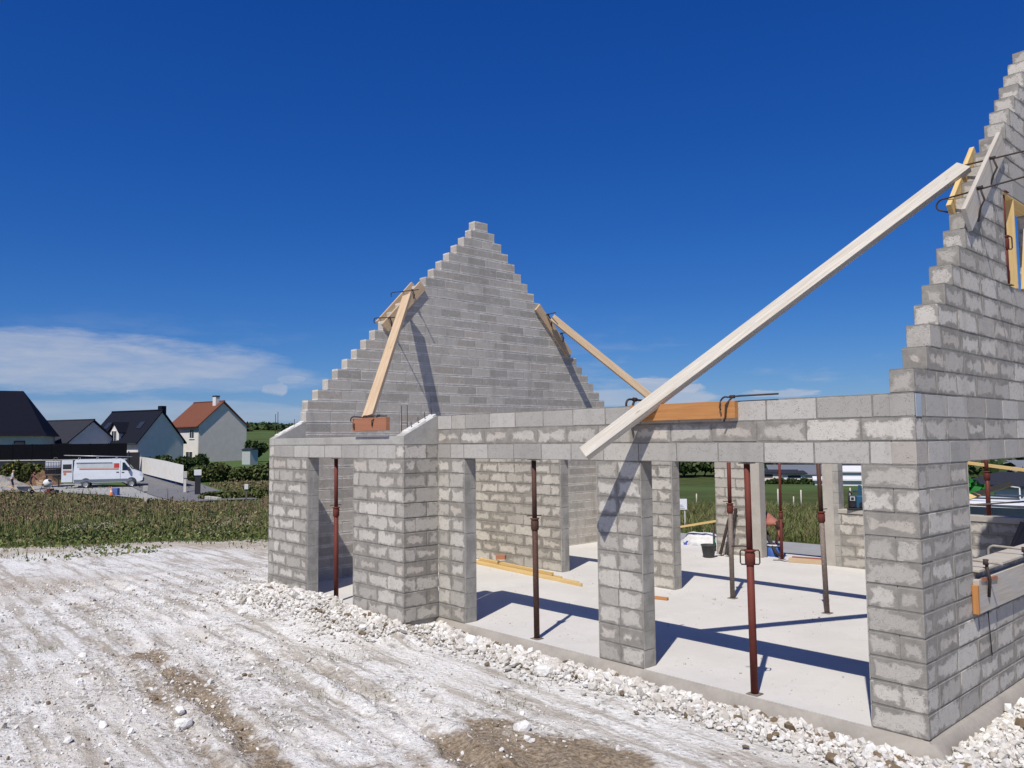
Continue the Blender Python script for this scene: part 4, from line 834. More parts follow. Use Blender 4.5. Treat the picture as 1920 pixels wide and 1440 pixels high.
patch(-.38, .27, [(-.04, -.07), (.02, -.06), (.04, .01), (.07, .06), (.02, .055), (-.015, .01), (-.05, .03)], 'bag_blue', 'printed_emblem'); patch(-.14, .23, [(-.10, -.012), (.11, -.012), (.11, .008), (-.10, .012)], 'bag_blue', 'printed_line'); patch(.36, .22, [(-.05, -.12), (.05, -.1), (.03, .14), (-.02, .06)], 'bag_pink', 'printed_emblem')
# shovel handles, pole, sign
q = onY(1337, 1000, 8.3); o = board('broom_handle', (q.x + .05, 8.42, .0), (-7.24, 8.20, 1.58), .028, .028, (0, -1, 0), MT['wood_yellow'], 'thin wooden broom handle leaning on the rear pier', 'handle')
board('shovel', (-7.38, 8.30, -.1), (-7.225, 8.19, 1.42), .03, .03, (0, -1, 0), MT['wood_dark'], 'dark shovel handle leaning on the rear pier edge', 'handle')
a_, b2 = onY(1250, 992, 8.9), onY(1343, 977, 8.9); board('scaffold_pole', a_, b2, .05, .05, (0, -1, 0), MT['wood_yellow'], 'yellow wooden pole held level outside the rear opening', 'pole')
for q_ in (a_ + (b2 - a_) * .1, a_ + (b2 - a_) * .93): board('stake', (q_.x, q_.y + .03, place(q_.x, q_.y) - .1), (q_.x, q_.y + .03, q_.z + .03), .035, .035, (0, -1, 0), MT['wood_dark'], 'short stake carrying the yellow pole outside the rear opening', 'stake', 'stakes under the yellow pole')
sgp = at(1276, 948, 24.); sg = empty('site_sign', (sgp.x, sgp.y, place(sgp.x, sgp.y))); sg.rotation_euler = (0, 0, math.atan2(-(CC[0] - sgp.x), CC[1] - sgp.y) + math.pi); tag(sg, 'small white notice board on two posts among the weeds', 'sign'); hz_ = sgp.z - sg.location.z
MB().bevbox(-.19, .19, -.01, .01, hz_ - .12, hz_ + .2, .004).build('board', simple('white_board', (.74, .75, .80), .5, .05, 3, 0), sg)
for sx_ in (-.12, .12): MB().box(sx_ - .02, sx_ + .02, .012, .04, -.1, hz_ + .1).build('post', simple('galv', (.5, .5, .5), .5, .1), sg)
m = MB(); m.box(-.12, -.05, -.016, -.0105, hz_ + .08, hz_ + .15)
for k in range(3): m.box(-.12 + .02 * k, .12 - .03 * k, -.016, -.0105, hz_ - .08 + .045 * k, hz_ - .065 + .045 * k)
m.build('print', simple('grey_print', (.35, .33, .4), .6, .05, 3, 0), sg)
# sawn block with a hand tool on the doorstep
p = onZ(1510, 1054, .02); board('timber_block', (p.x - .30, p.y - .06, .042), (p.x + .34, p.y + .10, .042), .14, .08, (0, 0, 1), MT['wood_pine'], 'pine block lying on the rear doorstep', 'timber')
board('hand_level', (p.x - .28, p.y + .02, .094), (p.x + .40, p.y + .18, .094), .045, .02, (0, 0, 1), simple('red_level', (.30, .10, .07), .5, .1), 'brown straight-edge lying on the pine block', 'tool')
o = MB().tube([(p.x - .62, p.y - .12, .012), (p.x - .5, p.y - .05, .012), (p.x - .38, p.y - .1, .012), (p.x - .30, p.y - .06, .02)], .008, 6).build('cable', MT['rubber']); tag(o, 'black cable end beside the pine block', 'cable')
# blue tub with pale rim behind the doorway post
p = onZ(1444, 1043, .0); tub = empty('blue_tub', (p.x - .02, p.y + .18, place(p.x, 8.4) + .02)); tub.location.z = -.10; tag(tub, 'blue plastic tub with pale rim beside the worker', 'tub')
MB().lathe([(0, 0), (.15, 0), (.16, .02), (.165, .30), (0, .30)], 24).build('body', simple('blue_plastic', (.05, .12, .38), .45, .12, 4, 0), tub); MB().lathe([(.166, .30), (.178, .30), (.178, .335), (.16, .335), (.15, .31)], 24).build('rim', simple('pale_plastic', (.6, .62, .7), .5, .05, 4, 0), tub)
# jobsite radio on the rear window sill
rp = onY(1603, 955, 8.08); rad = empty('site_radio', (-4.14, 8.09, 1.078), math.radians(12)); tag(rad, 'chunky blue and black jobsite radio on the rear window sill', 'radio')
mb_, mk_, mg_ = simple('teal_plastic', (.02, .085, .16), .45, .15, 6, .05), simple('black_plastic', (.018, .02, .024), .5, .2, 6, .05), simple('grey_plastic', (.42, .44, .46), .5, .1, 6, 0)
MB().bevbox(-.16, .16, -.09, .09, .03, .27, .02).build('body', mb_, rad); MB().bevbox(-.15, -.02, -.10, -.08, .05, .26, .006).build('front_panel', mk_, rad)
for sx_ in (-.155, .155): 
    m = MB().tube([(sx_, -.105, .02), (sx_, -.105, .30), (sx_, .0, .34), (sx_, .105, .30), (sx_, .105, .02)], .014, 8); m.build('roll_bar', mk_, rad)
for sx_ in (-.085, .075): MB().tube([(sx_, -.10, .10), (sx_, -.112, .10)], .048, 18).build('speaker', mk_, rad)
MB().bevbox(-.13, -.04, -.112, -.10, .17, .25, .004).build('display_bezel', mg_, rad); MB().bevbox(-.11, -.06, -.116, -.112, .185, .235, .002).build('display', mk_, rad)
MB().tube([(-.1, 0, .34), (.1, 0, .34)], .016, 8).build('carry_handle', mb_, rad)
for sx_ in (.02, .11): MB().bevbox(sx_ - .02, sx_ + .025, -.02, .02, .26, .46, .006).build('battery_post', mb_, rad)
MB().bevbox(-.19, .19, -.12, .12, .0, .035, .01).build('foot', mk_, rad)
# loose timber propped in the far rear window
a_, b2 = onY(1815, 868, 8.12), onY(1925, 882, 8.12); board('loose_batten', a_, b2, .055, .03, (0, -1, 0), MT['wood_yellow'], 'fresh batten nailed across the top of the rear window', 'batten')
a_, b2 = onY(1810, 934, 8.35), onY(1896, 906, 8.9); board('loose_batten', a_, b2, .10, .035, (0, -1, .3), MT['wood_yellow'], 'pale batten sticking out slantwise behind the rear window', 'batten')
a_, b2 = onY(1815, 947, 8.05), onY(1945, 939, 8.05); board('loose_batten', a_, b2, .028, .03, (0, -1, 0), MT['wood_dark'], 'dark thin batten level across the rear window', 'batten')
a_, b2 = onY(1885, 1060, 7.6), onY(1925, 985, 7.9); board('dark_board', (-1.70, 7.55, .0), (-1.36, 7.93, 1.02), .20, .03, (0, -1, .2), MT['wood_dark'], 'dark old board leaning inside the rear wall under the far window', 'board')

# mortar droppings, dust and sawn bits on the slab
n = 900; px_ = rng.uniform(-10.2, -.3, n); py_ = rng.uniform(.25, 7.9, n); k = rng.random(n) < .55; near_w = np.where(rng.random(n) < .5, .3 + np.abs(rng.normal(0, .22, n)), 3.85 - np.abs(rng.normal(0, .3, n))); py_ = np.where(k, near_w, py_)
sz = np.clip(rng.lognormal(math.log(.012), .6, n), .005, .045); v, f, tn = stones(np.stack([px_, py_, np.full(n, .0)], 1), sz, ICO_V, ICO_F, .42)
o = npmesh('mortar_droppings', v, f, MT['mortar_pale'], None, False); tag(o, 'grey mortar droppings and crumbs scattered on the floor slab', 'droppings', kind='stuff')
# ------------------------------------------------------------------ people
SKIN = simple('skin', (.42, .24, .17), .6, .08, 8, .05); SKIN_RED = simple('tanned_skin', (.38, .16, .115), .6, .1, 8, .05)
def cloth(n, c): return simple(n, c, .9, .15, 10, .2)
def person(J, R_, mats, label, hair, heads=None):
    """J: joints; mats: torso, sleeve, forearm, trouser, shin, shoe, head"""
    base = Vector(J['root']); names = ['pelvis', 'waist', 'chest', 'neck', 'head', 'crown']
    E_ = [('pelvis', 'waist', 'torso'), ('waist', 'chest', 'torso'), ('chest', 'neck', 'head'), ('neck', 'head', 'head'), ('head', 'crown', 'head')]
    for s in 'LR':
        names += [k + s for k in ('sh', 'el', 'wr', 'hip', 'kn', 'an', 'toe')]
        E_ += [('chest', 'sh' + s, 'torso'), ('sh' + s, 'el' + s, 'sleeve'), ('el' + s, 'wr' + s, 'forearm'), ('pelvis', 'hip' + s, 'trouser'), ('hip' + s, 'kn' + s, 'trouser'), ('kn' + s, 'an' + s, 'shin'), ('an' + s, 'toe' + s, 'shoe')]
    ix = {n: i for i, n in enumerate(names)}
    me = bpy.data.meshes.new('person'); me.from_pydata([tuple(Vector(J[n]) - base) for n in names], [(ix[a], ix[b]) for a, b, _ in E_], [])
    ob = bpy.data.objects.new('tmp', me); COL.objects.link(ob); mo = ob.modifiers.new('s', 'SKIN'); mo.use_smooth_shade = True
    sv = me.skin_vertices[0].data
    for n, i in ix.items():
        k = n.rstrip('LR') if n[-1] in 'LR' else n; sv[i].radius = R_.get(k, (.05, .05)); sv[i].use_root = (n == 'pelvis')
    su = ob.modifiers.new('d', 'SUBSURF'); su.levels = 2; su.render_levels = 2
    dg = bpy.context.evaluated_depsgraph_get(); dg.update(); nm = bpy.data.meshes.new_from_object(ob.evaluated_get(dg)); nm.name = 'person'; bpy.data.objects.remove(ob)
    keys = ['torso', 'sleeve', 'forearm', 'trouser', 'shin', 'shoe', 'head']; nm.materials.clear()
    for k in keys: nm.materials.append(mats[k])
    segs = [(Vector(J[a]) - base, Vector(J[b]) - base, keys.index(m)) for a, b, m in E_]
    for p in nm.polygons:
        c = p.center; best = 1e9
        for a, b, m in segs:
            d = b - a; q = max(0, min(1, (c - a).dot(d) / max(d.length_squared, 1e-6))); e = (c - a - d * q).length
            if e < best: best = e; mi = m
        p.material_index = mi; p.use_smooth = True
    o = link('person', nm); o.location = base; tag(o, label, 'person')
    hd = Vector(J['head']) - base; up = (Vector(J['crown']) - Vector(J['neck'])).normalized(); fw = Vector(J['face']).normalized(); sdv = up.cross(fw).normalized(); fw = sdv.cross(up).normalized()
    Mh = Matrix((sdv, fw, up)).transposed().to_4x4(); Mh.translation = hd
    def tr(m_): m_.v = [tuple(Mh @ Vector(q)) for q in m_.v]; return m_
    rh = .088
    prof = [(rh * 1.02 * math.cos(a), rh * 1.12 * math.sin(a) + .03) for a in [i * math.pi / 2 / 6 for i in range(7)]]
    tr(MB().lathe([(rh * 1.03, -.005)] + prof, 16, (0, -.012, 0))).build('hair', hair, o)
    tr(MB().tube([(0, .085, .035), (0, .118, -.008), (0, .092, -.015)], [.010, .016, .010], 6)).build('nose', mats['head'], o)
    for s in (-1, 1):
        tr(MB().tube([(s * .083, -.01, .03), (s * .098, -.018, .005), (s * .083, -.005, -.03)], [.012, .018, .010], 6)).build('ear', mats['head'], o)
        tr(MB().tube([(s * .032, .082, .028), (s * .032, .092, .028)], .011, 8)).build('eye', hair, o)
    tr(MB().tube([(-.025, .085, -.045), (0, .092, -.047), (.025, .085, -.045)], .007, 6)).build('mouth', SKIN_RED, o)
    for s in 'LR':
        w = Vector(J['wr' + s]) - base; d = (Vector(J['wr' + s]) - Vector(J['el' + s])).normalized(); a1 = d.cross(Vector((.2, .3, 1))).normalized(); a2 = d.cross(a1)
        m = MB().tube([w - d * .02, w + d * .045, w + d * .085], [.026, .040, .034], 8)
        for k in range(4): q = w + d * .08 + a1 * (-.027 + .018 * k); m.tube([q, q + d * (.045 - .006 * abs(k - 1)) + a2 * .01, q + d * .06 + a2 * .035], [.010, .0095, .007], 6)
        q = w + d * .02 + a1 * .035; m.tube([q, q + a1 * .03 + d * .03, q + a1 * .03 + d * .06 + a2 * .012], [.012, .010, .008], 6)
        m.build('hand', mats['forearm'], o)
    return o
RAD = dict(pelvis=(.15, .12), waist=(.145, .11), chest=(.165, .12), neck=(.055, .055), head=(.088, .098), crown=(.07, .08), sh=(.068, .068), el=(.046, .046), wr=(.03, .034), hip=(.088, .092), kn=(.062, .064), an=(.045, .048), toe=(.04, .035))
def stand(u, D, right, pose):
    """joints given in a frame: x = person's forward, y = left, z = up, at the ground under pixel column u and depth D"""
    p = at(u, 830, D); z = place(p.x, p.y); f = Vector(right).normalized(); l = Vector((-f.y, f.x, 0)); J = {k: Vector((p.x, p.y, z)) + f * v[0] + l * v[1] + Vector((0, 0, v[2])) for k, v in pose.items()}
    J['root'] = Vector((p.x, p.y, z)); J['face'] = f; return J
def imright(u): a = _fa + math.atan((u - 960) / CF); return Vector((math.cos(a), -math.sin(a), 0))
def imaway(u): a = _fa + math.atan((u - 960) / CF); return Vector((math.sin(a), math.cos(a), 0))
st = dict(pelvis=(0, 0, .93), waist=(.0, 0, 1.1), chest=(.02, 0, 1.34), neck=(.05, 0, 1.5), head=(.09, 0, 1.61), crown=(.10, 0, 1.72),
          shL=(.02, .19, 1.42), elL=(.05, .24, 1.15), wrL=(.25, .2, 1.0), shR=(.02, -.19, 1.42), elR=(.06, -.24, 1.15), wrR=(.27, -.2, .98),
          hipL=(0, .1, .88), knL=(.06, .11, .48), anL=(-.02, .11, .09), toeL=(.14, .12, .05), hipR=(0, -.1, .88), knR=(.10, -.11, .49), anR=(.13, -.11, .09), toeR=(.30, -.12, .05))
person(stand(25, 66, imright(25), st), RAD, dict(torso=cloth('grey_tshirt', (.55, .56, .58)), sleeve=cloth('grey_sleeve', (.55, .56, .58)), forearm=SKIN, trouser=cloth('navy_shorts', (.02, .022, .035)), shin=SKIN, shoe=cloth('boot', (.05, .045, .04)), head=SKIN),
       'person in pale grey t-shirt, dark shorts and cap walking beside the rubble', cloth('straw_cap', (.45, .36, .2)))
dg_ = dict(st); dg_.update(chest=(.16, 0, 1.28), waist=(.06, 0, 1.08), neck=(.26, 0, 1.42), head=(.33, 0, 1.51), crown=(.37, 0, 1.60), shL=(.17, .19, 1.36), elL=(.28, .22, 1.1), wrL=(.42, .1, .92), shR=(.17, -.19, 1.36), elR=(.32, -.22, 1.1), wrR=(.55, -.06, .86))
p2 = person(stand(59, 66.5, imright(59), dg_), RAD, dict(torso=cloth('dark_vest', (.028, .018, .022)), sleeve=SKIN_RED, forearm=SKIN_RED, trouser=cloth('dark_work_trousers', (.05, .045, .05)), shin=cloth('dark_work_trouser_leg', (.05, .045, .05)), shoe=cloth('boot2', (.04, .035, .03)), head=SKIN_RED),
            'person in dark vest leaning forward with a long-handled shovel', cloth('black_hair', (.015, .012, .012)))
# the worker bending outside the rear doorway
Yw = 8.42; g0 = -.012
hp = onY(1430, 966, 8.80); ch = onY(1445, 981, 8.40); nk = onY(1454, 982, 8.28); hd_ = onY(1460, 985, 8.22); cr0 = onY(1466, 987, 8.16)
ft = onZ(1457, 1041, g0 + .06); ft.y = max(ft.y, 8.30)
fwd_ = Vector((ch.x - hp.x, ch.y - hp.y, 0)).normalized(); lf = Vector((-fwd_.y, fwd_.x, 0))
J = dict(root=Vector((ft.x, ft.y, g0)), pelvis=hp, waist=hp.lerp(ch, .4) + Vector((0, 0, .05)), chest=ch, neck=nk, head=hd_, crown=cr0, face=Vector((.3, -.4, -1)))
for s, k in (('L', 1), ('R', -1)):
    J['sh' + s] = ch + lf * .17 * k - Vector((0, 0, .02)); J['hip' + s] = hp + lf * .1 * k - Vector((0, 0, .05))
    J['el' + s] = J['sh' + s] + Vector((-.02, -.02, -.25)); J['wr' + s] = J['el' + s] + Vector((-.08, .02, -.22))
J['anR'] = Vector((ft.x - .07, ft.y + .05, g0 + .09)); J['toeR'] = Vector((ft.x + .10, ft.y - .05, g0 + .045)); J['knR'] = J['hipR'].lerp(J['anR'], .5) + Vector((.06, -.12, .02))
J['anL'] = J['anR'] + Vector((-.42, .22, 0)); J['toeL'] = J['toeR'] + Vector((-.42, .18, 0)); J['knL'] = J['hipL'].lerp(J['anL'], .5) + Vector((.0, -.14, .02))
person(J, {k: (a_ * .82, b_ * .82) for k, (a_, b_) in RAD.items()}, dict(torso=cloth('brick_red_tshirt', (.34, .13, .10)), sleeve=SKIN_RED, forearm=SKIN_RED, trouser=cloth('charcoal_trousers', (.045, .042, .045)), shin=cloth('charcoal_trouser_leg', (.045, .042, .045)), shoe=cloth('dark_boot', (.03, .03, .03)), head=SKIN_RED),
       'person in red-brown top and dark trousers bending down at the rear doorway', cloth('brown_hair', (.06, .03, .02)))

# ------------------------------------------------------------------ the estate to the left
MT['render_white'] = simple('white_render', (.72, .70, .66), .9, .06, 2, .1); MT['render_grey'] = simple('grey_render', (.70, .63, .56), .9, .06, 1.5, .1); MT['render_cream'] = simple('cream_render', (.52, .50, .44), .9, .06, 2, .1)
def tiles(name, c):
    t = NT(name); n1_ = t.noise(3, 4); br = t.n('ShaderNodeTexBrick'); br.inputs['Scale'].default_value = 3.2; br.inputs['Mortar Size'].default_value = .02; t.put(sc3(c, 1.1), br.inputs['Color1']); t.put(sc3(c, .85), br.inputs['Color2']); t.put(sc3(c, .5), br.inputs['Mortar']); t.l(t.OB, br.inputs['Vector'])
    return t.fin(t.mix(t.mr(n1_, .3, .7, 0, .5), br.outputs[0], sc3(c, .75)), .8, 0, None, .1)
MT['slate'] = tiles('slate_tiles', (.013, .015, .026)); MT['slate_navy'] = tiles('navy_tiles', (.0065, .0075, .018)); MT['slate_grey'] = tiles('grey_tiles', (.038, .040, .052)); MT['terracotta'] = tiles('terracotta_tiles', (.20, .078, .050))
MT['glass_far'] = simple('window_glass', (.03, .035, .045), .12, .1, 2, 0, 0, .6); MT['pvc'] = simple('white_pvc', (.75, .75, .75), .5, .03, 3, 0); MT['trim_dark'] = simple('dark_trim', (.03, .03, .036), .6, .1, 3, 0)
C2 = CC[:2]
def isect(p, d, u):
    """where the line p + s d meets the vertical plane through pixel column u"""
    r = ray(u, 830)[:2]; A = np.array([[d[0], -r[0]], [d[1], -r[1]]]); s, t_ = np.linalg.solve(A, np.array([C2[0] - p[0], C2[1] - p[1]])); return s
def hgt(v, u, D): vh = 836.75 - u * .010593; return CC[2] + (vh - v) / CF * D
def gable_house(name, u0, D0, ang, u1, u2, z0, ze, zr, wall_m, front_m, roof_m, label, over=.35, hip=False):
    """near corner at column u0; gable wall runs to column u1, front wall to column u2; ang = bearing of the gable normal"""
    n_ = Vector((math.cos(ang), math.sin(ang), 0)); gd = Vector((-n_.y, n_.x, 0)); c = at(u0, 830, D0); c.z = 0
    a = isect(c, gd, u1); b = isect(c, -n_, u2); root = empty(name, (c.x, c.y, z0)); root.rotation_euler = (0, 0, ang)        # local x = gable normal, y = along the gable
    h = ze - z0; r = zr - z0
    MB().prism([(0, 0), (a, 0), (a, h), (a / 2, r - .12), (0, h)], lambda p: (0, p[0], p[1]), lambda p: (-.3, p[0], p[1])).build('gable_wall', wall_m, root)
    MB().prism([(0, 0), (a, 0), (a, h), (a / 2, r - .12), (0, h)], lambda p: (-b, p[0], p[1]), lambda p: (-b + .3, p[0], p[1])).build('gable_wall', wall_m, root)
    MB().box(-b + .3, -.3, .0, .3, 0, h).build('front_wall', front_m, root); MB().box(-b + .3, -.3, a - .3, a, 0, h).build('rear_wall', front_m, root)
    sl = (r - h) / (a / 2); k = over
    for sg in (0, 1):
        f = (lambda y: y) if sg == 0 else (lambda y: a - y); m = MB(); x0, x1 = -b - .2, .2
        m.hexa([(x0, f(-k), h - sl * k), (x1, f(-k), h - sl * k), (x1, f(a / 2), r), (x0, f(a / 2), r), (x0, f(-k), h - sl * k + .16), (x1, f(-k), h - sl * k + .16), (x1, f(a / 2), r + .16), (x0, f(a / 2), r + .16)]); m.build('roof_slope', roof_m, root)
    MB().tube([(-b - .2, a / 2, r + .15), (.2, a / 2, r + .15)], .11, 8).build('ridge', roof_m, root)
    m = MB().tube([(-b - .2, -k - .06, h - sl * k + .05), (.2, -k - .06, h - sl * k + .05)], .07, 6); m.build('gutter', MT['trim_dark'] if roof_m is not MT['terracotta'] else roof_m, root)
    tag(root, label, 'house')
    return root, a, b, h, r
def window(root, x, z, w, h_, y=0., frame='pvc', nm='window'):
    f = MB()
    for q in ((x - w / 2, x + w / 2, z, z + .07), (x - w / 2, x + w / 2, z + h_ - .07, z + h_), (x - w / 2, x - w / 2 + .07, z + .07, z + h_ - .07), (x + w / 2 - .07, x + w / 2, z + .07, z + h_ - .07), (x - .03, x + .03, z + .07, z + h_ - .07)): f.box(q[0], q[1], y - .05, y + .02, q[2], q[3])
    o = f.build(nm, MT[frame], root); MB().box(x - w / 2 + .06, x + w / 2 - .06, y - .025, y - .004, z + .06, z + h_ - .06).build('pane', MT['glass_far'], o); MB().box(x - w / 2 - .08, x + w / 2 + .08, y - .10, y + .02, z - .07, z - .002).build('sill', MT[frame], o)
def skylight(root, x, yy, a, h, r, w=.8, l=1.1):
    sl = (r - h) / (a / 2); d = Vector((0, 1, sl)).normalized(); nrm = Vector((0, -sl, 1)).normalized(); c = Vector((x, yy, h + sl * yy + .18)); q = [c + Vector((sx * w / 2, 0, 0)) + d * sy * l / 2 for sx, sy in ((-1, -1), (1, -1), (1, 1), (-1, 1))]
    MB().hexa([p + nrm * .0 for p in q] + [p + nrm * .06 for p in q]).build('skylight', MT['glass_far'], root)
# red-roofed house
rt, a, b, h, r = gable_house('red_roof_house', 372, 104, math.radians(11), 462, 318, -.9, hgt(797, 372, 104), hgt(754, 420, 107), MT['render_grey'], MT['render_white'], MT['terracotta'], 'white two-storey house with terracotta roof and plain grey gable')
for x in (-b * .22, -b * .78): window(rt, x, h - 1.75, 1.1, 1.25)
window(rt, -b * .3, .9, 1.6, 1.5, nm='patio_window')
ch_ = MB().bevbox(-b * .16 - .35, -b * .16 + .35, a * .40, a * .40 + .6, r - 1.5, r + .75, .02).build('chimney', MT['render_white'], rt); MB().bevbox(-b * .16 - .4, -b * .16 + .4, a * .40 - .05, a * .40 + .65, r + .75, r + .9, .02).build('chimney_cap', MT['trim_dark'], ch_)
px0 = -b * 1.22; px1 = -b * .62
MB().box(px0, px1, -3.2, -.01, 0, 2.9).build('porch', MT['render_white'], rt)
MB().hexa([(px0 - .3, -3.6, 2.75), (px1 + .3, -3.6, 2.75), (px1 + .3, 0, 4.1), (px0 - .3, 0, 4.1), (px0 - .3, -3.6, 2.93), (px1 + .3, -3.6, 2.93), (px1 + .3, -.005, 4.28), (px0 - .3, -.005, 4.28)]).build('porch_roof', MT['terracotta'], rt)
MB().box(px0 + .5, px1 - .6, -3.26, -3.18, .9, 1.9).build('garage_window', MT['trim_dark'], rt)
for k in range(9): MB().box(-b * .52 + k * .26, -b * .52 + k * .26 + .22, -2.6, -2.56, 0, 2.1 + .05 * (k % 3)).build('fence_plank', MT['wood_dark'], rt)
# dark-roofed house with dormer
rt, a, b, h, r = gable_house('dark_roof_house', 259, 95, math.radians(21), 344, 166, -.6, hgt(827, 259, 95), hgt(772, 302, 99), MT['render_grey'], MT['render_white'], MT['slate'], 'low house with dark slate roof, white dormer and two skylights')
dz = b * .47; sl = (r - h) / (a / 2)
MB().prism([(-.8, 0), (.8, 0), (.8, 2.0), (0, 3.1), (-.8, 2.0)], lambda p: (-dz + p[0], -.02, h - .9 + p[1]), lambda p: (-dz + p[0], 2.2, h - .9 + p[1])).build('dormer', MT['render_white'], rt)
m = MB()
for s in (-1, 1): m.hexa([(-dz + s * 1.05, -.25, h + .95), (-dz, -.25, h + 2.25), (-dz, 2.8, h + 2.25), (-dz + s * 1.05, 2.8, h + .95), (-dz + s * 1.05, -.25, h + 1.05), (-dz, -.25, h + 2.36), (-dz, 2.8, h + 2.36), (-dz + s * 1.05, 2.8, h + 1.05)])
m.build('dormer_roof', MT['slate'], rt); window(rt, -dz, h - .3, .9, 1.6, -.04)
skylight(rt, -b * .85, 1.6, a, h, r); skylight(rt, -b * .18, 1.6, a, h, r)
MB().bevbox(-.9, -.2, a / 2 + .1, a / 2 + .8, r - .6, r + .7, .03).build('chimney', MT['slate'], rt)
window(rt, -b * .25, .9, 1.4, 1.3)
# grey-roofed house between
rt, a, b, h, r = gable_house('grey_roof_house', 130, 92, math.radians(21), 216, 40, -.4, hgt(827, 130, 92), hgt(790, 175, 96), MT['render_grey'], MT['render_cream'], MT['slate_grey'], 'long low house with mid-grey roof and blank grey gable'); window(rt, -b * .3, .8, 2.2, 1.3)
# big navy roof at the left edge
bearing = math.radians(-20); fd = Vector((math.cos(bearing), math.sin(bearing), 0)); sdv = Vector((-fd.y, fd.x, 0)); c = at(80, 830, 84); root = empty('navy_roof_house', (c.x, c.y, -.3), bearing); Wd = 19.; Dp = 9.; ze = hgt(813, 60, 84) + .3; zr = hgt(734, 30, 88) + .3
MB().box(-Dp, 0, -Wd, 0, 0, ze).build('wall', MT['render_cream'], root)
m = MB(); o_ = .45; hipx = 2.6
m.add([(o_, o_, ze - .25), (o_, -Wd - o_, ze - .25), (-Dp - o_, -Wd - o_, ze - .25), (-Dp - o_, o_, ze - .25), (.15, .1, ze + .25), (-Dp / 2, -hipx, zr), (-Dp / 2, -Wd + hipx, zr), (.15, -Wd, ze + .25), (-Dp - .1, .1, ze + .25), (-Dp - .1, -Wd, ze + .25)],
      [(0, 4, 7, 1), (4, 5, 6, 7), (0, 3, 8, 4), (4, 8, 5), (3, 2, 9, 8), (8, 9, 6, 5), (2, 1, 7, 9), (9, 7, 6), (0, 1, 2, 3)]); m.build('roof', MT['slate_navy'], root)
root2 = root
for yy in (-2.1, -4.6, -7.0, -10): 
    f = MB().box(-.02, .05, yy - .5, yy + .5, ze - 2.2, ze - .75); w_ = f.build('window', MT['trim_dark'], root); MB().box(.05, .07, yy - .42, yy + .42, ze - 2.1, ze - .85).build('pane', MT['glass_far'], w_)
tag(root, 'big cream house under a steep navy blue hipped roof', 'house')
# retaining wall, coping and black panel fence in front of it
MT['black_panel'] = simple('black_panel', (.0045, .005, .008), .7, .2, 3, .05, 0, .08); MT['shaded_wall'] = simple('shaded_render', (.022, .028, .038), .85, .15, .8, .15)  # retaining wall: the shade on its face is put into the dark colour
A_ = at(-90, 830, 74); B_ = at(238, 830, 77); A_.z = B_.z = 0; d_w = (B_ - A_); Lw = d_w.length; rz_ = math.atan2(d_w.y, d_w.x); zt = hgt(863, 120, 75.5); zb = -2.4
rw = empty('retaining_wall', (A_.x, A_.y, zb), rz_); MB().box(0, Lw, 0, .35, 0, zt - zb).build('wall', MT['shaded_wall'], rw); MB().box(-.02, Lw + .02, -.04, .39, zt - zb, zt - zb + .07).build('coping', MT['render_cream'], rw); tag(rw, 'retaining wall below the black fence, its shaded face coloured dark', 'wall')
fe = empty('panel_fence', (A_.x, A_.y, zt + .07), rz_); n_ = 9; fh = (863 - 834) / CF * 75.5
for k in range(n_):
    MB().box(k * Lw / n_ + .06, (k + 1) * Lw / n_ - .02, .10, .14, .03, fh).build('panel', MT['black_panel'], fe); MB().box(k * Lw / n_ - .02, k * Lw / n_ + .06, .08, .16, 0, fh + .03).build('post', MT['black_panel'], fe)
tag(fe, 'tall black panel fence standing on the retaining wall', 'fence')
# gate post strip and the white garden wall
gA = at(243, 830, 80); MB_ = MB(); g_ = empty('gate', (gA.x, gA.y, -.6), rz_ + .15); MB().box(0, .95, 0, .06, 0, hgt(848, 245, 80) + .6).build('gate_leaf', MT['trim_dark'], g_); MB().box(-.12, 0, -.06, .1, 0, hgt(847, 245, 80) + .65).build('gate_post', MT['trim_dark'], g_); tag(g_, 'dark grey gate leaf between the black fence and the white wall', 'gate')
wA, wB = at(252, 830, 83), at(345, 830, 70); v0 = [(wA.x, wA.y, hgt(874, 252, 83)), (wB.x, wB.y, hgt(893, 345, 70) - .1)]; v1 = [(wA.x, wA.y, hgt(855, 252, 83)), (wB.x, wB.y, hgt(872, 345, 70))]; o2 = Vector((imaway(300).x, imaway(300).y, 0)) * .25
q = lambda p, off=0, dz=0: (p[0] + o2.x * off, p[1] + o2.y * off, p[2] + dz)
gw = empty('garden_wall', v0[0]); bb = Vector(v0[0])
for k in range(3):
    l0 = [Vector(v0[0]).lerp(Vector(v0[1]), t_) for t_ in (k / 3, (k + 1) / 3)]; l1 = [Vector(v1[0]).lerp(Vector(v1[1]), t_) + Vector((0, 0, .10 * math.sin(t_ * 3.1))) for t_ in (k / 3, (k + 1) / 3)]
    MB().hexa([Vector(q(l0[0], 0, -.5)) - bb, Vector(q(l0[1], 0, -.5)) - bb, Vector(q(l0[1], 1, -.5)) - bb, Vector(q(l0[0], 1, -.5)) - bb, Vector(q(l1[0])) - bb, Vector(q(l1[1])) - bb, Vector(q(l1[1], 1)) - bb, Vector(q(l1[0], 1)) - bb]).build('wall_bay', MT['render_white'], gw)
tag(gw, 'low white rendered garden wall sloping down along the lane', 'wall')
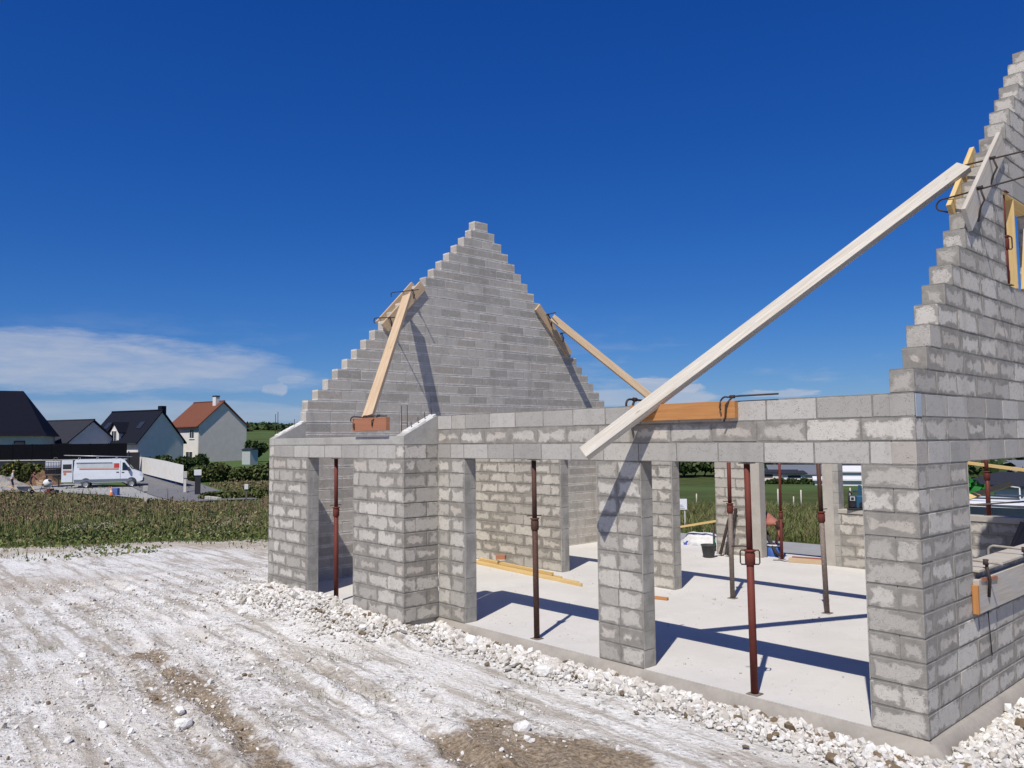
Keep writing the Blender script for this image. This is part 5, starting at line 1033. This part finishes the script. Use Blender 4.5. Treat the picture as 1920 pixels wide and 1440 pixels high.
# lane and pavement: a strip draped on the ground
def strip(name, pts, w, lift, mat, kind='structure', n=60):
    P_ = [Vector((p.x, p.y)) for p in pts]; out = []
    for i in range(n + 1):
        t_ = i / n * (len(P_) - 1); k = min(int(t_), len(P_) - 2); f_q = t_ - k; p0, p1, p2_, p3 = P_[max(k - 1, 0)], P_[k], P_[k + 1], P_[min(k + 2, len(P_) - 1)]
        c_ = .5 * ((2 * p1) + (-p0 + p2_) * f_q + (2 * p0 - 5 * p1 + 4 * p2_ - p3) * f_q ** 2 + (-p0 + 3 * p1 - 3 * p2_ + p3) * f_q ** 3); out.append(c_)
    V_ = []
    for i, c_ in enumerate(out):
        d = (out[min(i + 1, n)] - out[max(i - 1, 0)]).normalized(); nn = Vector((-d.y, d.x)); ww = w if not isinstance(w, (list, tuple)) else w[0] + (w[1] - w[0]) * i / n
        for k in range(7): q_ = c_ + nn * ww * (k / 6 - .5); V_.append((q_.x, q_.y, 0))
    V_ = np.array(V_); V_[:, 2] = np.maximum(base_z(V_[:, 0], V_[:, 1]), terr(V_[:, 0], V_[:, 1])) + lift
    F_ = np.array([(i * 7 + k, i * 7 + k + 1, (i + 1) * 7 + k + 1, (i + 1) * 7 + k) for i in range(n) for k in range(6)]); o = npmesh(name, V_, F_, mat, None, True); tag(o, kind=kind)
    if o.data.polygons[0].normal.z < 0: o.data.flip_normals()
    return o
MT['asphalt'] = simple('asphalt', (.16, .16, .165), .9, .12, 1.2, .2); MT['asphalt_pale'] = simple('pale_asphalt', (.30, .30, .295), .9, .1, 1.0, .2)
strip('lane', [at(210, 830, 96), at(262, 830, 84), at(300, 830, 74), at(355, 830, 65), at(395, 830, 60), at(420, 830, 57)], [6, 5.2], .10, MT['asphalt'])
strip('lane', [at(-260, 830, 68), at(-60, 830, 68), at(120, 830, 68.5), at(250, 830, 67), at(330, 830, 64), at(375, 830, 61)], 6.5, .06, MT['asphalt_pale'])
strip('road', [Vector((-40, 10.9, 0)), Vector((-20, 10.7, 0)), Vector((-8, 10.55, 0)), Vector((4, 10.55, 0)), Vector((30, 10.6, 0))], 3.1, .05, MT['asphalt_pale'], n=90)

# ------------------------------------------------------------------ trees, hedges
t = NT('leaves'); cl_ = t.attr('gc'); MT['leaf'] = t.fin(cl_.outputs['Color'], .7, 0, None, .2)
MT['bark'] = simple('bark', (.09, .07, .05), .95, .25, 8, .4)
def foliage(name, parent, ell, n, leaf, pal, seed):
    """leaf clumps through a handful of overlapping lobes: (cx, cy, cz, rx, ry, rz)"""
    rs = np.random.default_rng(seed); ell = np.array(ell, float); w_ = ell[:, 3] * ell[:, 4] * ell[:, 5]; k = rs.choice(len(ell), n, p=w_ / w_.sum()); d = rs.normal(size=(n, 3)); d /= np.linalg.norm(d, axis=1)[:, None]
    c_ = ell[k, :3] + d * ell[k, 3:] * (rs.uniform(.45, 1.06, (n, 1)) ** .7); cen = c_
    ax = rs.normal(size=(n, 3)); ax /= np.linalg.norm(ax, axis=1)[:, None]; bx_ = np.cross(ax, rs.normal(size=(n, 3))); bx_ /= np.linalg.norm(bx_, axis=1)[:, None]; s = leaf * rs.uniform(.6, 1.4, (n, 1))
    V_ = np.stack([cen - ax * s, cen + bx_ * s * .6, cen + ax * s, cen - bx_ * s * .6], 1).reshape(-1, 3); F_ = np.arange(n * 4).reshape(-1, 4)
    pal = np.array(pal); col = pal[rs.integers(0, len(pal), n)] * rs.uniform(.7, 1.3, (n, 1)); o = npmesh(name, V_, F_, MT['leaf'], parent, False, {'gc': ('POINT', np.repeat(col, 4, 0))}); return o
DG = [(.028, .05, .015), (.045, .075, .022), (.065, .09, .03)]; OG = [(.06, .085, .022), (.085, .10, .03), (.11, .115, .04)]
def tree(u, D, w, h, label, pal, seed, trunk=.35, group=None, n=2600, name='tree', leaf=None, zb=None):
    p = at(u, 830, D); z = place(p.x, p.y) if zb is None else zb; rs = random.Random(seed); root = empty(name, (p.x, p.y, z)); tag(root, label, 'tree' if name != 'hedge' else 'hedge', group)
    lo = h * trunk; m = MB().tube([(0, 0, -.2), (.03 * w, .02 * w, lo), (.0, .05 * w, h * .75)], [.05 * h * .5, .035 * h * .5, .01 * h], 8)
    for k in range(5): a_ = k * 1.3 + rs.random(); m.tube([(.02 * w, .02 * w, lo * (.7 + .1 * k)), (math.cos(a_) * w * .28, math.sin(a_) * w * .28, lo + (h - lo) * (.35 + .1 * k))], [.014 * h, .004 * h], 6)
    m.build('trunk', MT['bark'], root)
    ell = [(rs.uniform(-.26, .26) * w, rs.uniform(-.26, .26) * w, lo + (h - lo) * rs.uniform(.25, .75), w * rs.uniform(.2, .34), w * rs.uniform(.2, .34), (h - lo) * rs.uniform(.2, .32)) for _ in range(8)] + [(0, 0, lo + (h - lo) * .5, w * .3, w * .3, (h - lo) * .45)]
    foliage('crown', root, ell, n, leaf or .055 * w + .05, pal, seed); return root
def hedge(u0, D0, u1, D1, w, h, label, pal, seed, n=3000, leaf=.22, zoff=0.):
    A0, B0 = at(u0, 830, D0), at(u1, 830, D1); root = empty('hedge', (A0.x, A0.y, place(A0.x, A0.y) + zoff)); rs = random.Random(seed); ell = []; K = max(4, int((B0 - A0).length / (w * .7)))
    for k in range(K + 1):
        p = A0.lerp(B0, k / K); z = place(p.x, p.y) + zoff; hh = h * rs.uniform(.7, 1.15); ell.append((p.x - A0.x + rs.uniform(-.2, .2) * w, p.y - A0.y + rs.uniform(-.2, .2) * w, z - root.location.z + hh * .45, w * .62, w * .62, hh * .55))
    foliage('leaves', root, ell, n, leaf, pal, seed)
    m = MB()
    for e in ell[::2]: m.tube([(e[0], e[1], e[2] - e[5] - .2), (e[0] + .1, e[1], e[2])], .05, 5)
    m.build('stems', MT['bark'], root); tag(root, label, 'hedge'); return root
hedge(262, 90, 316, 94, 1.0, 1.1, 'dark hedge behind the white garden wall', DG[1:] + OG[:1], 1)
hedge(316, 84, 376, 88, 1.2, 1.3, 'dark shrubs under the terracotta porch', DG, 2, zoff=.2)
hedge(380, 76, 520, 78, 2.0, 1.8, 'thick bramble bank below the grey gable', OG[:2] + DG[2:] + OG[2:], 3, 9000, .2, .0)
hedge(410, 60, 520, 62, 1.8, .7, 'low olive scrub on the lane verge', OG, 4, 6000, .16)
hedge(14, 71.5, 74, 72, 1.0, 1.6, 'yellowish bushes in front of the retaining wall', OG + [(.16, .15, .035)], 5, 3200, .16, .3)
tree(480, 102, 2.6, 2.7, 'round dark tree at the corner of the grey gable', DG, 12, .2, n=2600)
shd = at(469, 830, 97); sh_ = empty('garden_shed', (shd.x, shd.y, place(shd.x, shd.y)), math.radians(17)); MB().box(-.7, .7, -.6, .6, 0, 1.8).build('wall', simple('pale_shed', (.42, .45, .44), .8, .08), sh_); MB().prism([(-.75, 1.79), (.75, 1.79), (0, 2.0)], lambda p: (-.85, p[0], p[1]), lambda p: (.85, p[0], p[1])).build('roof', MT['slate_grey'], sh_); tag(sh_, 'small pale grey shed beside the round dark tree', 'shed')
# far hedgerows and copses on the rise
for i in range(30):
    u_ = 440 + 175 * (i * .618 % 1); D = 1900 + 600 * ((i * .37) % 1); tree(u_, D, 90 + 40 * (i % 3), 9 + (i % 4) * 3, 'far copse on the rise beyond the fields', DG, 100 + i, .1, 'far copses', 260, leaf=6.)

# small things by the lane
def cabinet(u, v, D, w, h, mat, label, foot=None):
    p = at(u, 830, D); z = hgt(v, u, D); zg_ = place(p.x, p.y); root = empty('utility_cabinet', (p.x, p.y, zg_), math.atan2(imright(u).y, imright(u).x)); MB().bevbox(-w / 2, w / 2, -.15, .15, z - zg_, z - zg_ + h, .02).build('box', mat, root)
    MB().box(-w / 2 + .06, w / 2 - .06, -.1, .1, -.2, z - zg_ + .01).build('plinth', foot or MT['render_grey'], root); tag(root, label, 'cabinet')
cabinet(372, 891, 64, .55, .45, MT['pvc'], 'small white meter cabinet at the end of the garden wall', MT['trim_dark']); cabinet(348, 896, 66, .32, .55, MT['render_cream'], 'slim cream meter post beside the garden wall'); cabinet(463, 917, 52, .24, .32, MT['render_white'], 'lone white marker post in the weeds near the porch', MT['wood_dark']); cabinet(275, 921, 56, .3, .4, MT['render_cream'], 'short cream post in the weeds ahead of the van')
for k in range(6):
    p = at(390 + k * 4.2, 830, 57 - .25 * k); o = MB().bevbox(-.16, .16, -.1, .1, 0, .24 - .01 * k, .02).build('kerb_stone', MT['render_cream']); o.location = (p.x, p.y, place(p.x, p.y) + .18); o.rotation_euler = (0, .1 * (k % 2), math.atan2(imright(390).y, imright(390).x) + .15 * (k % 3)); tag(o, 'pale kerb stone dumped at the end of the lane', 'kerb stone', 'kerb stones dumped at the lane end')

# ------------------------------------------------------------------ the white works van and what stands round it
def van():
    u = 204; D = 70.; p = at(u, 830, D); z = place(p.x, p.y); ang = math.atan2(imright(u).y, imright(u).x) - math.radians(4); root = empty('works_van', (p.x, p.y, z + .16), ang); root.scale = (.93, .93, .95); tag(root, 'white high-roof works van with open rear door and ladders on its roof', 'van')
    mw = simple('van_white', (.74, .77, .80), .3, .04, 2, 0, 0, .5); mg = simple('van_glass', (.015, .02, .03), .08, .1, 2, 0, 0, .6); mk = MT['rubber']; mo = simple('van_orange', (.50, .20, .10), .5, .05, 2, 0); mgr = simple('van_grey_stripe', (.16, .18, .22), .5, .05, 2, 0)
    # side outline, x forward; halves lean in towards the roof
    side = [(-2.75, .42), (-2.78, 1.2), (-2.72, 2.30), (-2.60, 2.46), (1.10, 2.46), (1.45, 2.34), (2.05, 1.52), (2.75, 1.22), (2.98, .95), (3.0, .50), (2.7, .36), (-2.6, .36)]
    def wy(z_): return 1.0 - max(0, z_ - .9) * .085
    n_ = len(side); vs = [(x, -wy(z_), z_) for x, z_ in side] + [(x, wy(z_), z_) for x, z_ in side]
    MB().add(vs, [tuple(range(n_)), tuple(reversed(range(n_, 2 * n_)))] + [(k, n_ + k, n_ + (k + 1) % n_, (k + 1) % n_) for k in range(n_)]).build('body', mw, root)
    for sg in (-1, 1):
        def pl(poly, mat, nm, off=.012, par=root): 
            m = MB(); m.prism(poly, lambda q: (q[0], sg * (wy(q[1]) + off), q[1]), lambda q: (q[0], sg * (wy(q[1]) - .02), q[1])); return m.build(nm, mat, par)
        pl([(1.25, 1.42), (1.95, 1.42), (1.45, 2.12), (1.25, 2.14)], mg, 'side_window'); pl([(-2.3, 1.54), (.95, 1.49), (.95, 1.60), (-2.3, 1.66)], mo, 'livery_stripe'); pl([(-2.5, 1.72), (.95, 1.66), (.95, 2.10), (-2.5, 2.14)], mgr if sg > 2 else simple('livery_pale', (.52, .56, .58), .5, .08, 2, 0), 'livery_panel')
        pl([(-2.55, 2.05), (.4, 2.05), (.4, 2.16), (-2.55, 2.18)], mgr, 'livery_stripe'); pl([(-2.70, .40), (2.1, .40), (2.1, .66), (-2.72, .66)], mgr, 'side_trim'); pl([(.55, 1.66), (.98, 1.66), (.98, 2.06), (.55, 2.06)], simple('livery_red', (.5, .06, .05), .5, .05, 2, 0), 'livery_emblem', .016)
        pl([(1.08, .66), (1.10, .66), (1.10, 2.3), (1.08, 2.3)], mgr, 'door_gap', .014); pl([(1.2, 1.20), (1.42, 1.20), (1.42, 1.27), (1.2, 1.27)], mk, 'door_handle', .02); pl([(.75, 1.22), (.97, 1.22), (.97, 1.30), (.75, 1.30)], mk, 'door_handle', .02)
        pl([(2.72, 1.00), (2.95, .92), (2.92, 1.10), (2.70, 1.20)], simple('lamp_glass', (.6, .62, .65), .15, .05, 2, 0, 0, .6), 'headlight', .014)
        for x in (-1.75, 2.05):
            w_ = MB().lathe([(0, -.11), (.22, -.11), (.34, -.10), (.36, -.05), (.36, .05), (.34, .10), (.22, .11), (0, .11)], 20); w_.v = [(x + q[0], sg * .93 + q[2], .20 + q[1]) for q in w_.v]; t_ = w_.build('wheel', mk, root)
            r_q = MB().lathe([(0, 0), (.19, .0), (.21, .015)], 14); r_q.v = [(x + q[0], sg * (1.045 + q[2]), .20 + q[1]) for q in r_q.v]; r_q.build('rim', simple('wheel_rim', (.45, .46, .47), .35, .05, 2, 0, .5), t_)
            pl([(x + .44 * math.cos(a_), .36 + .42 * math.sin(a_)) for a_ in [i * math.pi / 8 for i in range(9)]], mk, 'wheel_arch', .008)
        MB().bevbox(1.72, 1.88, sg * 1.0 if sg > 0 else -1.25, 1.25 if sg > 0 else -1.0, 1.35, 1.72, .03).build('mirror', mk, root)
    MB().hexa([(1.42, -.8, 2.36), (1.42, .8, 2.36), (2.07, .88, 1.55), (2.07, -.88, 1.55), (1.47, -.8, 2.38), (1.47, .8, 2.38), (2.12, .88, 1.56), (2.12, -.88, 1.56)]).build('windscreen', mg, root)
    MB().bevbox(2.75, 3.08, -.95, .95, .34, .66, .05).build('bumper', mk, root)
    # open rear door swung out to the near side: near side is -y
    MB().bevbox(-3.72, -2.82, -1.02, -.97, .45, 2.40, .02).build('rear_door', mw, root)
    dr = root.children[-1]; MB().box(-3.62, -2.92, -1.028, -1.021, 1.62, 2.05).build('door_glass', mg, dr); MB().box(-3.6, -2.9, -1.03, -1.022, 1.32, 1.5).build('livery_stripe', mo, dr); MB().box(-3.55, -3.35, -1.032, -1.024, 1.10, 1.28).build('livery_emblem', mo, dr)
    MB().box(-2.80, -2.785, -.85, .85, .55, 2.25).build('interior_shade_sheet', mk, root)  # thin black sheet stands in for the shade inside the load space
    # rack and ladders
    ra = simple('alu', (.5, .52, .54), .4, .1, 3, 0, .5)
    for x in (-2.4, -.9, .7): 
        m = MB().tube([(x, -.86, 2.42), (x, -.86, 2.60), (x, .86, 2.60), (x, .86, 2.42)], .022, 6); m.build('roof_bar', ra, root)
    for y0 in (-.7, .1):
        m = MB()
        for yy in (y0, y0 + .42): m.tube([(-3.6, yy, 2.84), (2.0, yy, 2.62)], .03, 6)
        for k in range(18): xx = -3.5 + k * .31; zz = 2.84 - .22 * (xx + 3.6) / 5.6; m.tube([(xx, y0, zz), (xx, y0 + .42, zz)], .014, 5)
        m.build('ladder', ra, root)
    return root
van()
def ibc(u, D):
    p = at(u, 830, D); r = empty('water_tank', (p.x, p.y, place(p.x, p.y) + 1.05), math.atan2(imright(u).y, imright(u).x)); mk = MT['iron']
    MB().bevbox(-.58, .58, -.48, .48, .12, .62, .05).build('lower_tank', simple('tank_dark', (.02, .018, .024), .5, .1, 3, 0), r); MB().bevbox(-.56, .56, -.46, .46, .63, 1.22, .06).build('upper_tank', simple('tank_white', (.66, .68, .72), .5, .05, 3, 0), r)
    m = MB()
    for k in range(7):
        for yy in (-.50, .50): m.tube([(-.58 + k * .193, yy, .1), (-.58 + k * .193, yy, 1.24)], .012, 5)
    for z_ in (.12, .5, .85, 1.24): m.tube([(-.6, -.5, z_), (.6, -.5, z_), (.6, .5, z_), (-.6, .5, z_), (-.6, -.5, z_)], .014, 5)
    m.build('cage', MT['steel_grey'], r); MB().tube([(.05, 0, 1.24), (.05, 0, 1.5), (.28, 0, 1.5), (.28, 0, 1.24)], .03, 6).build('lifting_frame', MT['steel_grey'], r); MB().bevbox(-.62, .62, -.52, .52, .0, .11, .01).build('pallet', MT['wood_dark'], r)
    for x in (-.45, .45):
        for y_ in (-.4, .4): MB().box(x - .06, x + .06, y_ - .06, y_ + .06, -1.06, .01).build('leg', mk, r)
    tag(r, 'caged water tank, white above and dark below, behind the van', 'tank')
ibc(101, 69)
# barrow, shovel, pile of earth, timber, cone and sacks beside the van
p = at(46, 830, 64); wb = empty('wheelbarrow', (p.x, p.y, place(p.x, p.y)), math.atan2(imright(75).y, imright(75).x)); mt_ = simple('barrow_grey', (.30, .30, .31), .5, .15, 5, .05)
MB().hexa([(-.28, -.22, .35), (.30, -.22, .30), (.30, .22, .30), (-.28, .22, .35), (-.45, -.34, .68), (.50, -.34, .66), (.50, .34, .66), (-.45, .34, .68)]).build('tray', mt_, wb)
for s in (-1, 1): MB().tube([(-1.05, s * .30, .72), (-.3, s * .26, .40), (.62, s * .06, .20)], .018, 6).build('shaft', MT['wood_yellow'], wb); MB().tube([(-.35, s * .26, .38), (-.5, s * .27, .02)], .016, 6).build('leg', MT['iron'], wb)
w_ = MB().lathe([(.06, -.04), (.17, -.045), (.19, 0), (.17, .045), (.06, .04)], 16); w_.v = [(.62 + q[0], q[2], .19 + q[1]) for q in w_.v]; w_.build('wheel', MT['rubber'], wb); tag(wb, 'grey wheelbarrow standing beside the person in the dark vest', 'wheelbarrow')
o = board('shovel', at(57, 909, 65.8), at(71, 930, 65.2), .04, .04, (0, -1, 0), MT['wood_yellow'], 'long pale shovel handle held by the person in the dark vest', 'shovel')
def heap(u, D, w, d_, h, mat, label, nm, sd):
    p = at(u, 830, D); rs = random.Random(sd); b = bmesh.new(); bmesh.ops.create_grid(b, x_segments=26, y_segments=18, size=1)
    for q in b.verts: r2 = q.co.x ** 2 + q.co.y ** 2; q.co.z = h * math.exp(-2.2 * r2) * (1 + .25 * math.sin(q.co.x * 9 + sd) * math.sin(q.co.y * 8)) - .12 + rs.uniform(-.03, .03); q.co.x *= w; q.co.y *= d_
    me = bpy.data.meshes.new(nm); b.to_mesh(me); b.free(); o = link(nm, me, mat); o.location = (p.x, p.y, place(p.x, p.y)); o.rotation_euler = (0, 0, math.atan2(imright(u).y, imright(u).x)); tag(o, label, 'heap')
heap(84, 71, 1.7, 1.2, 1.25, simple('brown_earth', (.16, .095, .055), .95, .25, 3, .5), 'heap of brown earth between the tank and the person in the dark vest', 'earth_heap', 2)
heap(6, 69, 2.4, 1.5, 1.0, simple('grey_gravel', (.30, .28, .25), .95, .2, 6, .5), 'heap of grey gravel beside the person in the pale t-shirt', 'gravel_heap', 5)
for k in range(4): board('stacked_timber', at(68 + k, 902 + 3 * k, 67.5), at(82 - k, 900 + 3 * k, 67.3), .14, .08, (0, 0, 1), MT['wood_pine'], 'rough timber stacked before the earth heap by the van', 'timber', 'timber stacked by the earth heap')
def cone(u, D):
    p = at(u, 830, D); r = empty('traffic_cone', (p.x, p.y, place(p.x, p.y) + .05)); MB().bevbox(-.2, .2, -.2, .2, 0, .04, .01).build('base', MT['rubber'], r); MB().lathe([(.15, .04), (.03, .72), (0, .72)], 14).build('body', simple('cone_orange', (.72, .19, .03), .5, .05, 3, 0), r); MB().lathe([(.108, .30), (.083, .44)], 14, (0, 0, 0)).build('band', MT['pvc'], r); tag(r, 'orange traffic cone in front of the van', 'cone')
cone(211, 63.5)
p = at(219, 830, 63.6); o = MB().bevbox(-.28, .28, -.16, .16, .0, .62, .05).build('plastic_crate', simple('blue_crate', (.09, .14, .33), .5, .1, 3, 0)); o.location = (p.x, p.y, place(p.x, p.y) + .05); o.rotation_euler = (0, 0, .6); tag(o, 'grey-blue plastic crate beside the traffic cone', 'crate')
p = at(91, 830, 65); cm = empty('concrete_mixer', (p.x, p.y, place(p.x, p.y)), .5); d_m = MB().lathe([(0, -.28), (.22, -.26), (.34, -.05), (.34, .1), (.20, .36), (.17, .36)], 16, (0, 0, 0)); Mq = Matrix.Translation((0, 0, .82)) @ Matrix.Rotation(.9, 4, 'Y'); d_m.v = [tuple(Mq @ Vector(q)) for q in d_m.v]; d_m.build('drum', MT['render_white'], cm)
MB().tube([(-.4, -.4, .0), (0, -.4, .8), (.4, -.4, .0)], .025, 6).tube([(-.4, .4, .0), (0, .4, .8), (.4, .4, .0)], .025, 6).tube([(0, -.4, .8), (0, .4, .8)], .025, 6).build('stand', MT['rust_red'], cm); tag(cm, 'small white-drummed concrete mixer by the van rear door', 'mixer')
for k, uu in enumerate((97, 106)): p = at(uu, 830, 64.5); o = MB().bevbox(-.22, .22, -.2, .2, 0, .45 - .1 * k, .03).build('tool_box', (MT['rust_red'], MT['rubber'])[k]); o.location = (p.x, p.y, place(p.x, p.y) + .02); o.rotation_euler = (0, 0, .4); tag(o, ('reddish tool box on the ground below the tank', 'black tool box on the ground below the van rear door')[k], 'tool box')
# ------------------------------------------------------------------ valley behind the house: sheds, works buildings, trees
def shed(u, v_e, v_r, v_b, D, w, d, wall_m, roof_m, label, ang=None, cat='building', doors=0):
    """long building: eave, ridge and base rows at column u and depth D"""
    p = at(u, 830, D); z0 = hgt(v_b, u, D); h = hgt(v_e, u, D) - z0; r = hgt(v_r, u, D) - z0; root = empty('works_building' if cat == 'building' else 'house', (p.x, p.y, z0 - 1.), math.atan2(imright(u).y, imright(u).x) + (ang or 0)); h += 1; r += 1
    MB().box(-w / 2, w / 2, 0, .3, 0, h).build('wall', wall_m, root); MB().prism([(0, 0), (d, 0), (d, h), (d / 2, r), (0, h)], lambda q: (w / 2 - .3, q[0] + .001, q[1]), lambda q: (w / 2 - .001, q[0] + .001, q[1])).build('gable_wall', wall_m, root); MB().prism([(0, 0), (d, 0), (d, h), (d / 2, r), (0, h)], lambda q: (-w / 2 + .001, q[0] + .001, q[1]), lambda q: (-w / 2 + .3, q[0] + .001, q[1])).build('gable_wall', wall_m, root)
    for f in (lambda y: y, lambda y: d - y): MB().hexa([(-w / 2 - .3, f(-.4), h - .1), (w / 2 + .3, f(-.4), h - .1), (w / 2 + .3, f(d / 2), r), (-w / 2 - .3, f(d / 2), r), (-w / 2 - .3, f(-.4), h + .1), (w / 2 + .3, f(-.4), h + .1), (w / 2 + .3, f(d / 2), r + .2), (-w / 2 - .3, f(d / 2), r + .2)]).build('roof_slope', roof_m, root)
    for k in range(doors): x = -w / 2 + (k + .5) * w / doors; MB().box(x - w / doors * .28, x + w / doors * .28, -.04, .01, .8, h * .82).build('door', MT['trim_dark'], root)
    tag(root, label, cat); return root
mt_w = simple('white_sheet', (.74, .74, .74), .6, .04, 1, 0); mt_g = simple('grey_sheet', (.17, .18, .20), .6, .08, 1, 0)
shed(1508, 889, 882, 894.5, 150, 9.0, 14, mt_w, mt_g, 'white-walled works building with grey roof beyond the green field')
shed(1505, 883, 875, 893, 175, 14.0, 18, mt_w, mt_g, 'larger grey-roofed works building behind the white one', 0.1)
shed(1455, 886, 883.5, 893, 150, 7.0, 8, MT['render_grey'], MT['slate_grey'], 'low grey shed with dark door beyond the green field', 0, doors=2)
shed(1487, 888, 885, 894, 148, 4.0, 6, mt_w, MT['slate_grey'], 'small white outbuilding beside the low grey shed', .2, doors=1)
shed(1592, 884, 877, 893, 140, 8.5, 12, mt_w, mt_w, 'tall white works unit seen through the rear window', 0)
shed(1625, 880, 872, 893, 160, 14, 10, MT['render_grey'], MT['slate_grey'], 'grey works unit with striped roof seen through the rear window', 0)
shed(1600, 899.5, 896.5, 902, 118, 11, 4, mt_w, mt_w, 'long low white shed below the works units', .06)
# houses down the slope on the right
shed(1858, 910, 893, 932, 62, 5.2, 7.5, MT['render_white'], MT['slate_grey'], 'white house with grey gabled roof down the slope', -.75, 'house')
shed(1925, 889, 868, 900, 85, 12, 9, MT['render_white'], mt_g, 'house with broad grey roof further down the slope', .1, 'house')
shed(1830, 880, 868, 893, 110, 9, 8, MT['render_grey'], MT['slate'], 'dark-roofed house among trees down the slope', .2, 'house')
for i, (u, D, w, h) in enumerate(((1280, 190, 14, 9), (1300, 200, 16, 8), (1318, 195, 13, 9), (1336, 185, 14, 10), (1262, 180, 15, 8), (1355, 200, 16, 9), (1440, 200, 16, 10), (1458, 215, 18, 11), (1478, 205, 15, 9), (1500, 225, 18, 11), (1528, 210, 16, 11), (1552, 220, 17, 11), (1240, 200, 16, 9), (1580, 230, 18, 12), (1610, 215, 17, 12), (1640, 220, 18, 12))):
    tree(u, D, w, h, 'broad dark tree in the row along the far edge of the green field', DG, 40 + i, .12, 'trees along the far edge of the field', 900, leaf=.7)
for i, (u, D, w, h) in enumerate(((1838, 72, 8, 7), (1868, 90, 9, 8), (1893, 74, 6, 6), (1822, 66, 6, 5), (1915, 100, 10, 9), (1850, 120, 12, 10), (1890, 125, 12, 10), (1925, 66, 7, 5))):
    tree(u, D, w, h, 'rounded green tree among the houses down the slope', DG + OG[:1], 70 + i, .15, 'trees among the lower houses', 1500)
hedge(1440, 128, 1535, 126, 1.1, .8, 'hedge along the bottom edge of the green field', DG, 21, 3000, .3)
tree(1818, 40, 3.2, 3.6, 'bright green shrub beyond the rear window', [(.03, .19, .03), (.04, .25, .05)], 90, .1, n=1500)
# field posts
for i, (u, v0, v1, D) in enumerate(((1303, 925, 938, 40), (1455, 916, 937, 34), (1484, 930, 937, 40), (1498, 918, 937, 35), (1590, 914, 938, 34))):
    p = at(u, 830, D); zg_ = place(p.x, p.y); o = MB().tube([(0, 0, -.2), (.01, 0, hgt(v0, u, D) - zg_)], .03, 8).build('field_post', MT['wood_grey']); o.location = (p.x, p.y, zg_); tag(o, ('thin weathered field post seen through the opening with the white bag', 'tall weathered field post beside the slim red prop', 'short field post between two taller ones', 'tall weathered field post nearer the pale back post', 'field post seen through the window with the radio')[i], 'post', 'posts in the green field')
# lamp post
p = at(1907, 830, 46); zg_ = place(p.x, p.y); lp = empty('street_lamp', (p.x, p.y, zg_)); hl = hgt(914, 1907, 46) - zg_; MB().tube([(0, 0, 0), (0, 0, hl)], [.07, .045], 8).build('column', simple('lamp_grey', (.45, .46, .47), .4, .1, 4, 0, .3), lp); rr2 = imright(1907); MB().tube([(0, 0, hl), (-rr2.x * .45, -rr2.y * .45, hl + .05)], .05, 6).build('lantern', simple('lamp_head', (.5, .53, .56), .4, .1, 4, 0), lp); tag(lp, 'pale grey street lamp down the slope beyond the parked car', 'street lamp')
# white car parked on the road behind the house
def car():
    p = onZ(1905, 940, 1.2); p = Vector((-2.15, 10.55, 0)); z = place(p.x, p.y) + .06; root = empty('parked_car', (p.x, p.y, z), math.radians(2)); mw = simple('car_white', (.76, .77, .78), .25, .03, 2, 0, 0, .5); mg = simple('car_glass', (.02, .03, .045), .06, .1, 2, 0, 0, .7); mb = simple('car_glass_blue', (.05, .13, .30), .06, .1, 2, 0, 0, .8)
    low = [(-2.0, .35), (-2.05, .75), (-1.9, .95), (1.05, .98), (1.9, .82), (2.05, .6), (2.0, .32)]; n_ = len(low)
    MB().add([(x, -.85, z_) for x, z_ in low] + [(x, .85, z_) for x, z_ in low], [tuple(range(n_)), tuple(reversed(range(n_, 2 * n_)))] + [(k, n_ + k, n_ + (k + 1) % n_, (k + 1) % n_) for k in range(n_)]).build('body', mw, root)
    # cabin: glass house and crowned roof
    b0 = [(-1.85, -.80), (1.12, -.80), (1.12, .80), (-1.85, .80)]; t0 = [(-1.45, -.62), (.38, -.60), (.38, .60), (-1.45, .62)]
    MB().hexa([(x, y_, .95) for x, y_ in b0] + [(x, y_, 1.40) for x, y_ in t0]).build('cabin', mw, root)
    m = MB(); N_ = 10
    vs = []
    for i in range(N_ + 1):
        for j in range(N_ + 1): x = -1.52 + i / N_ * 1.98; y_ = -.65 + j / N_ * 1.3; vs.append((x, y_, 1.39 + .10 * (1 - (2 * j / N_ - 1) ** 2) * (.35 + .65 * math.sin(math.pi * min(1, (i + 1.2) / (N_ + 2)))) + .02))
    m.add(vs, [(i * (N_ + 1) + j, i * (N_ + 1) + j + 1, (i + 1) * (N_ + 1) + j + 1, (i + 1) * (N_ + 1) + j) for i in range(N_) for j in range(N_)], True); m.build('roof', mw, root)
    MB().hexa([(1.13, -.72, .99), (1.13, .72, .99), (.44, .56, 1.42), (.44, -.56, 1.42), (1.16, -.72, 1.0), (1.16, .72, 1.0), (.47, .56, 1.44), (.47, -.56, 1.44)]).build('windscreen', mb, root)
    for s in (-1, 1): MB().hexa([(-1.55, s * .795, 1.0), (.85, s * .795, 1.0), (.33, s * .635, 1.36), (-1.35, s * .645, 1.36), (-1.55, s * .81, 1.0), (.85, s * .81, 1.0), (.33, s * .65, 1.36), (-1.35, s * .66, 1.36)]).build('side_window', mg, root)
    for s in (-1, 1): MB().tube([(-1.3, s * .5, 1.50), (.1, s * .5, 1.52)], .018, 6).build('roof_rail', MT['rubber'], root)
    for x in (-1.3, 1.3):
        for s in (-1, 1): w_ = MB().lathe([(0, -.1), (.2, -.1), (.3, -.08), (.31, 0), (.3, .08), (.2, .1), (0, .1)], 18); w_.v = [(x + q[0], s * .78 + q[2], .31 + q[1]) for q in w_.v]; w_.build('wheel', MT['rubber'], root)
    tag(root, 'white car parked on the road behind the rear window', 'car')
car()
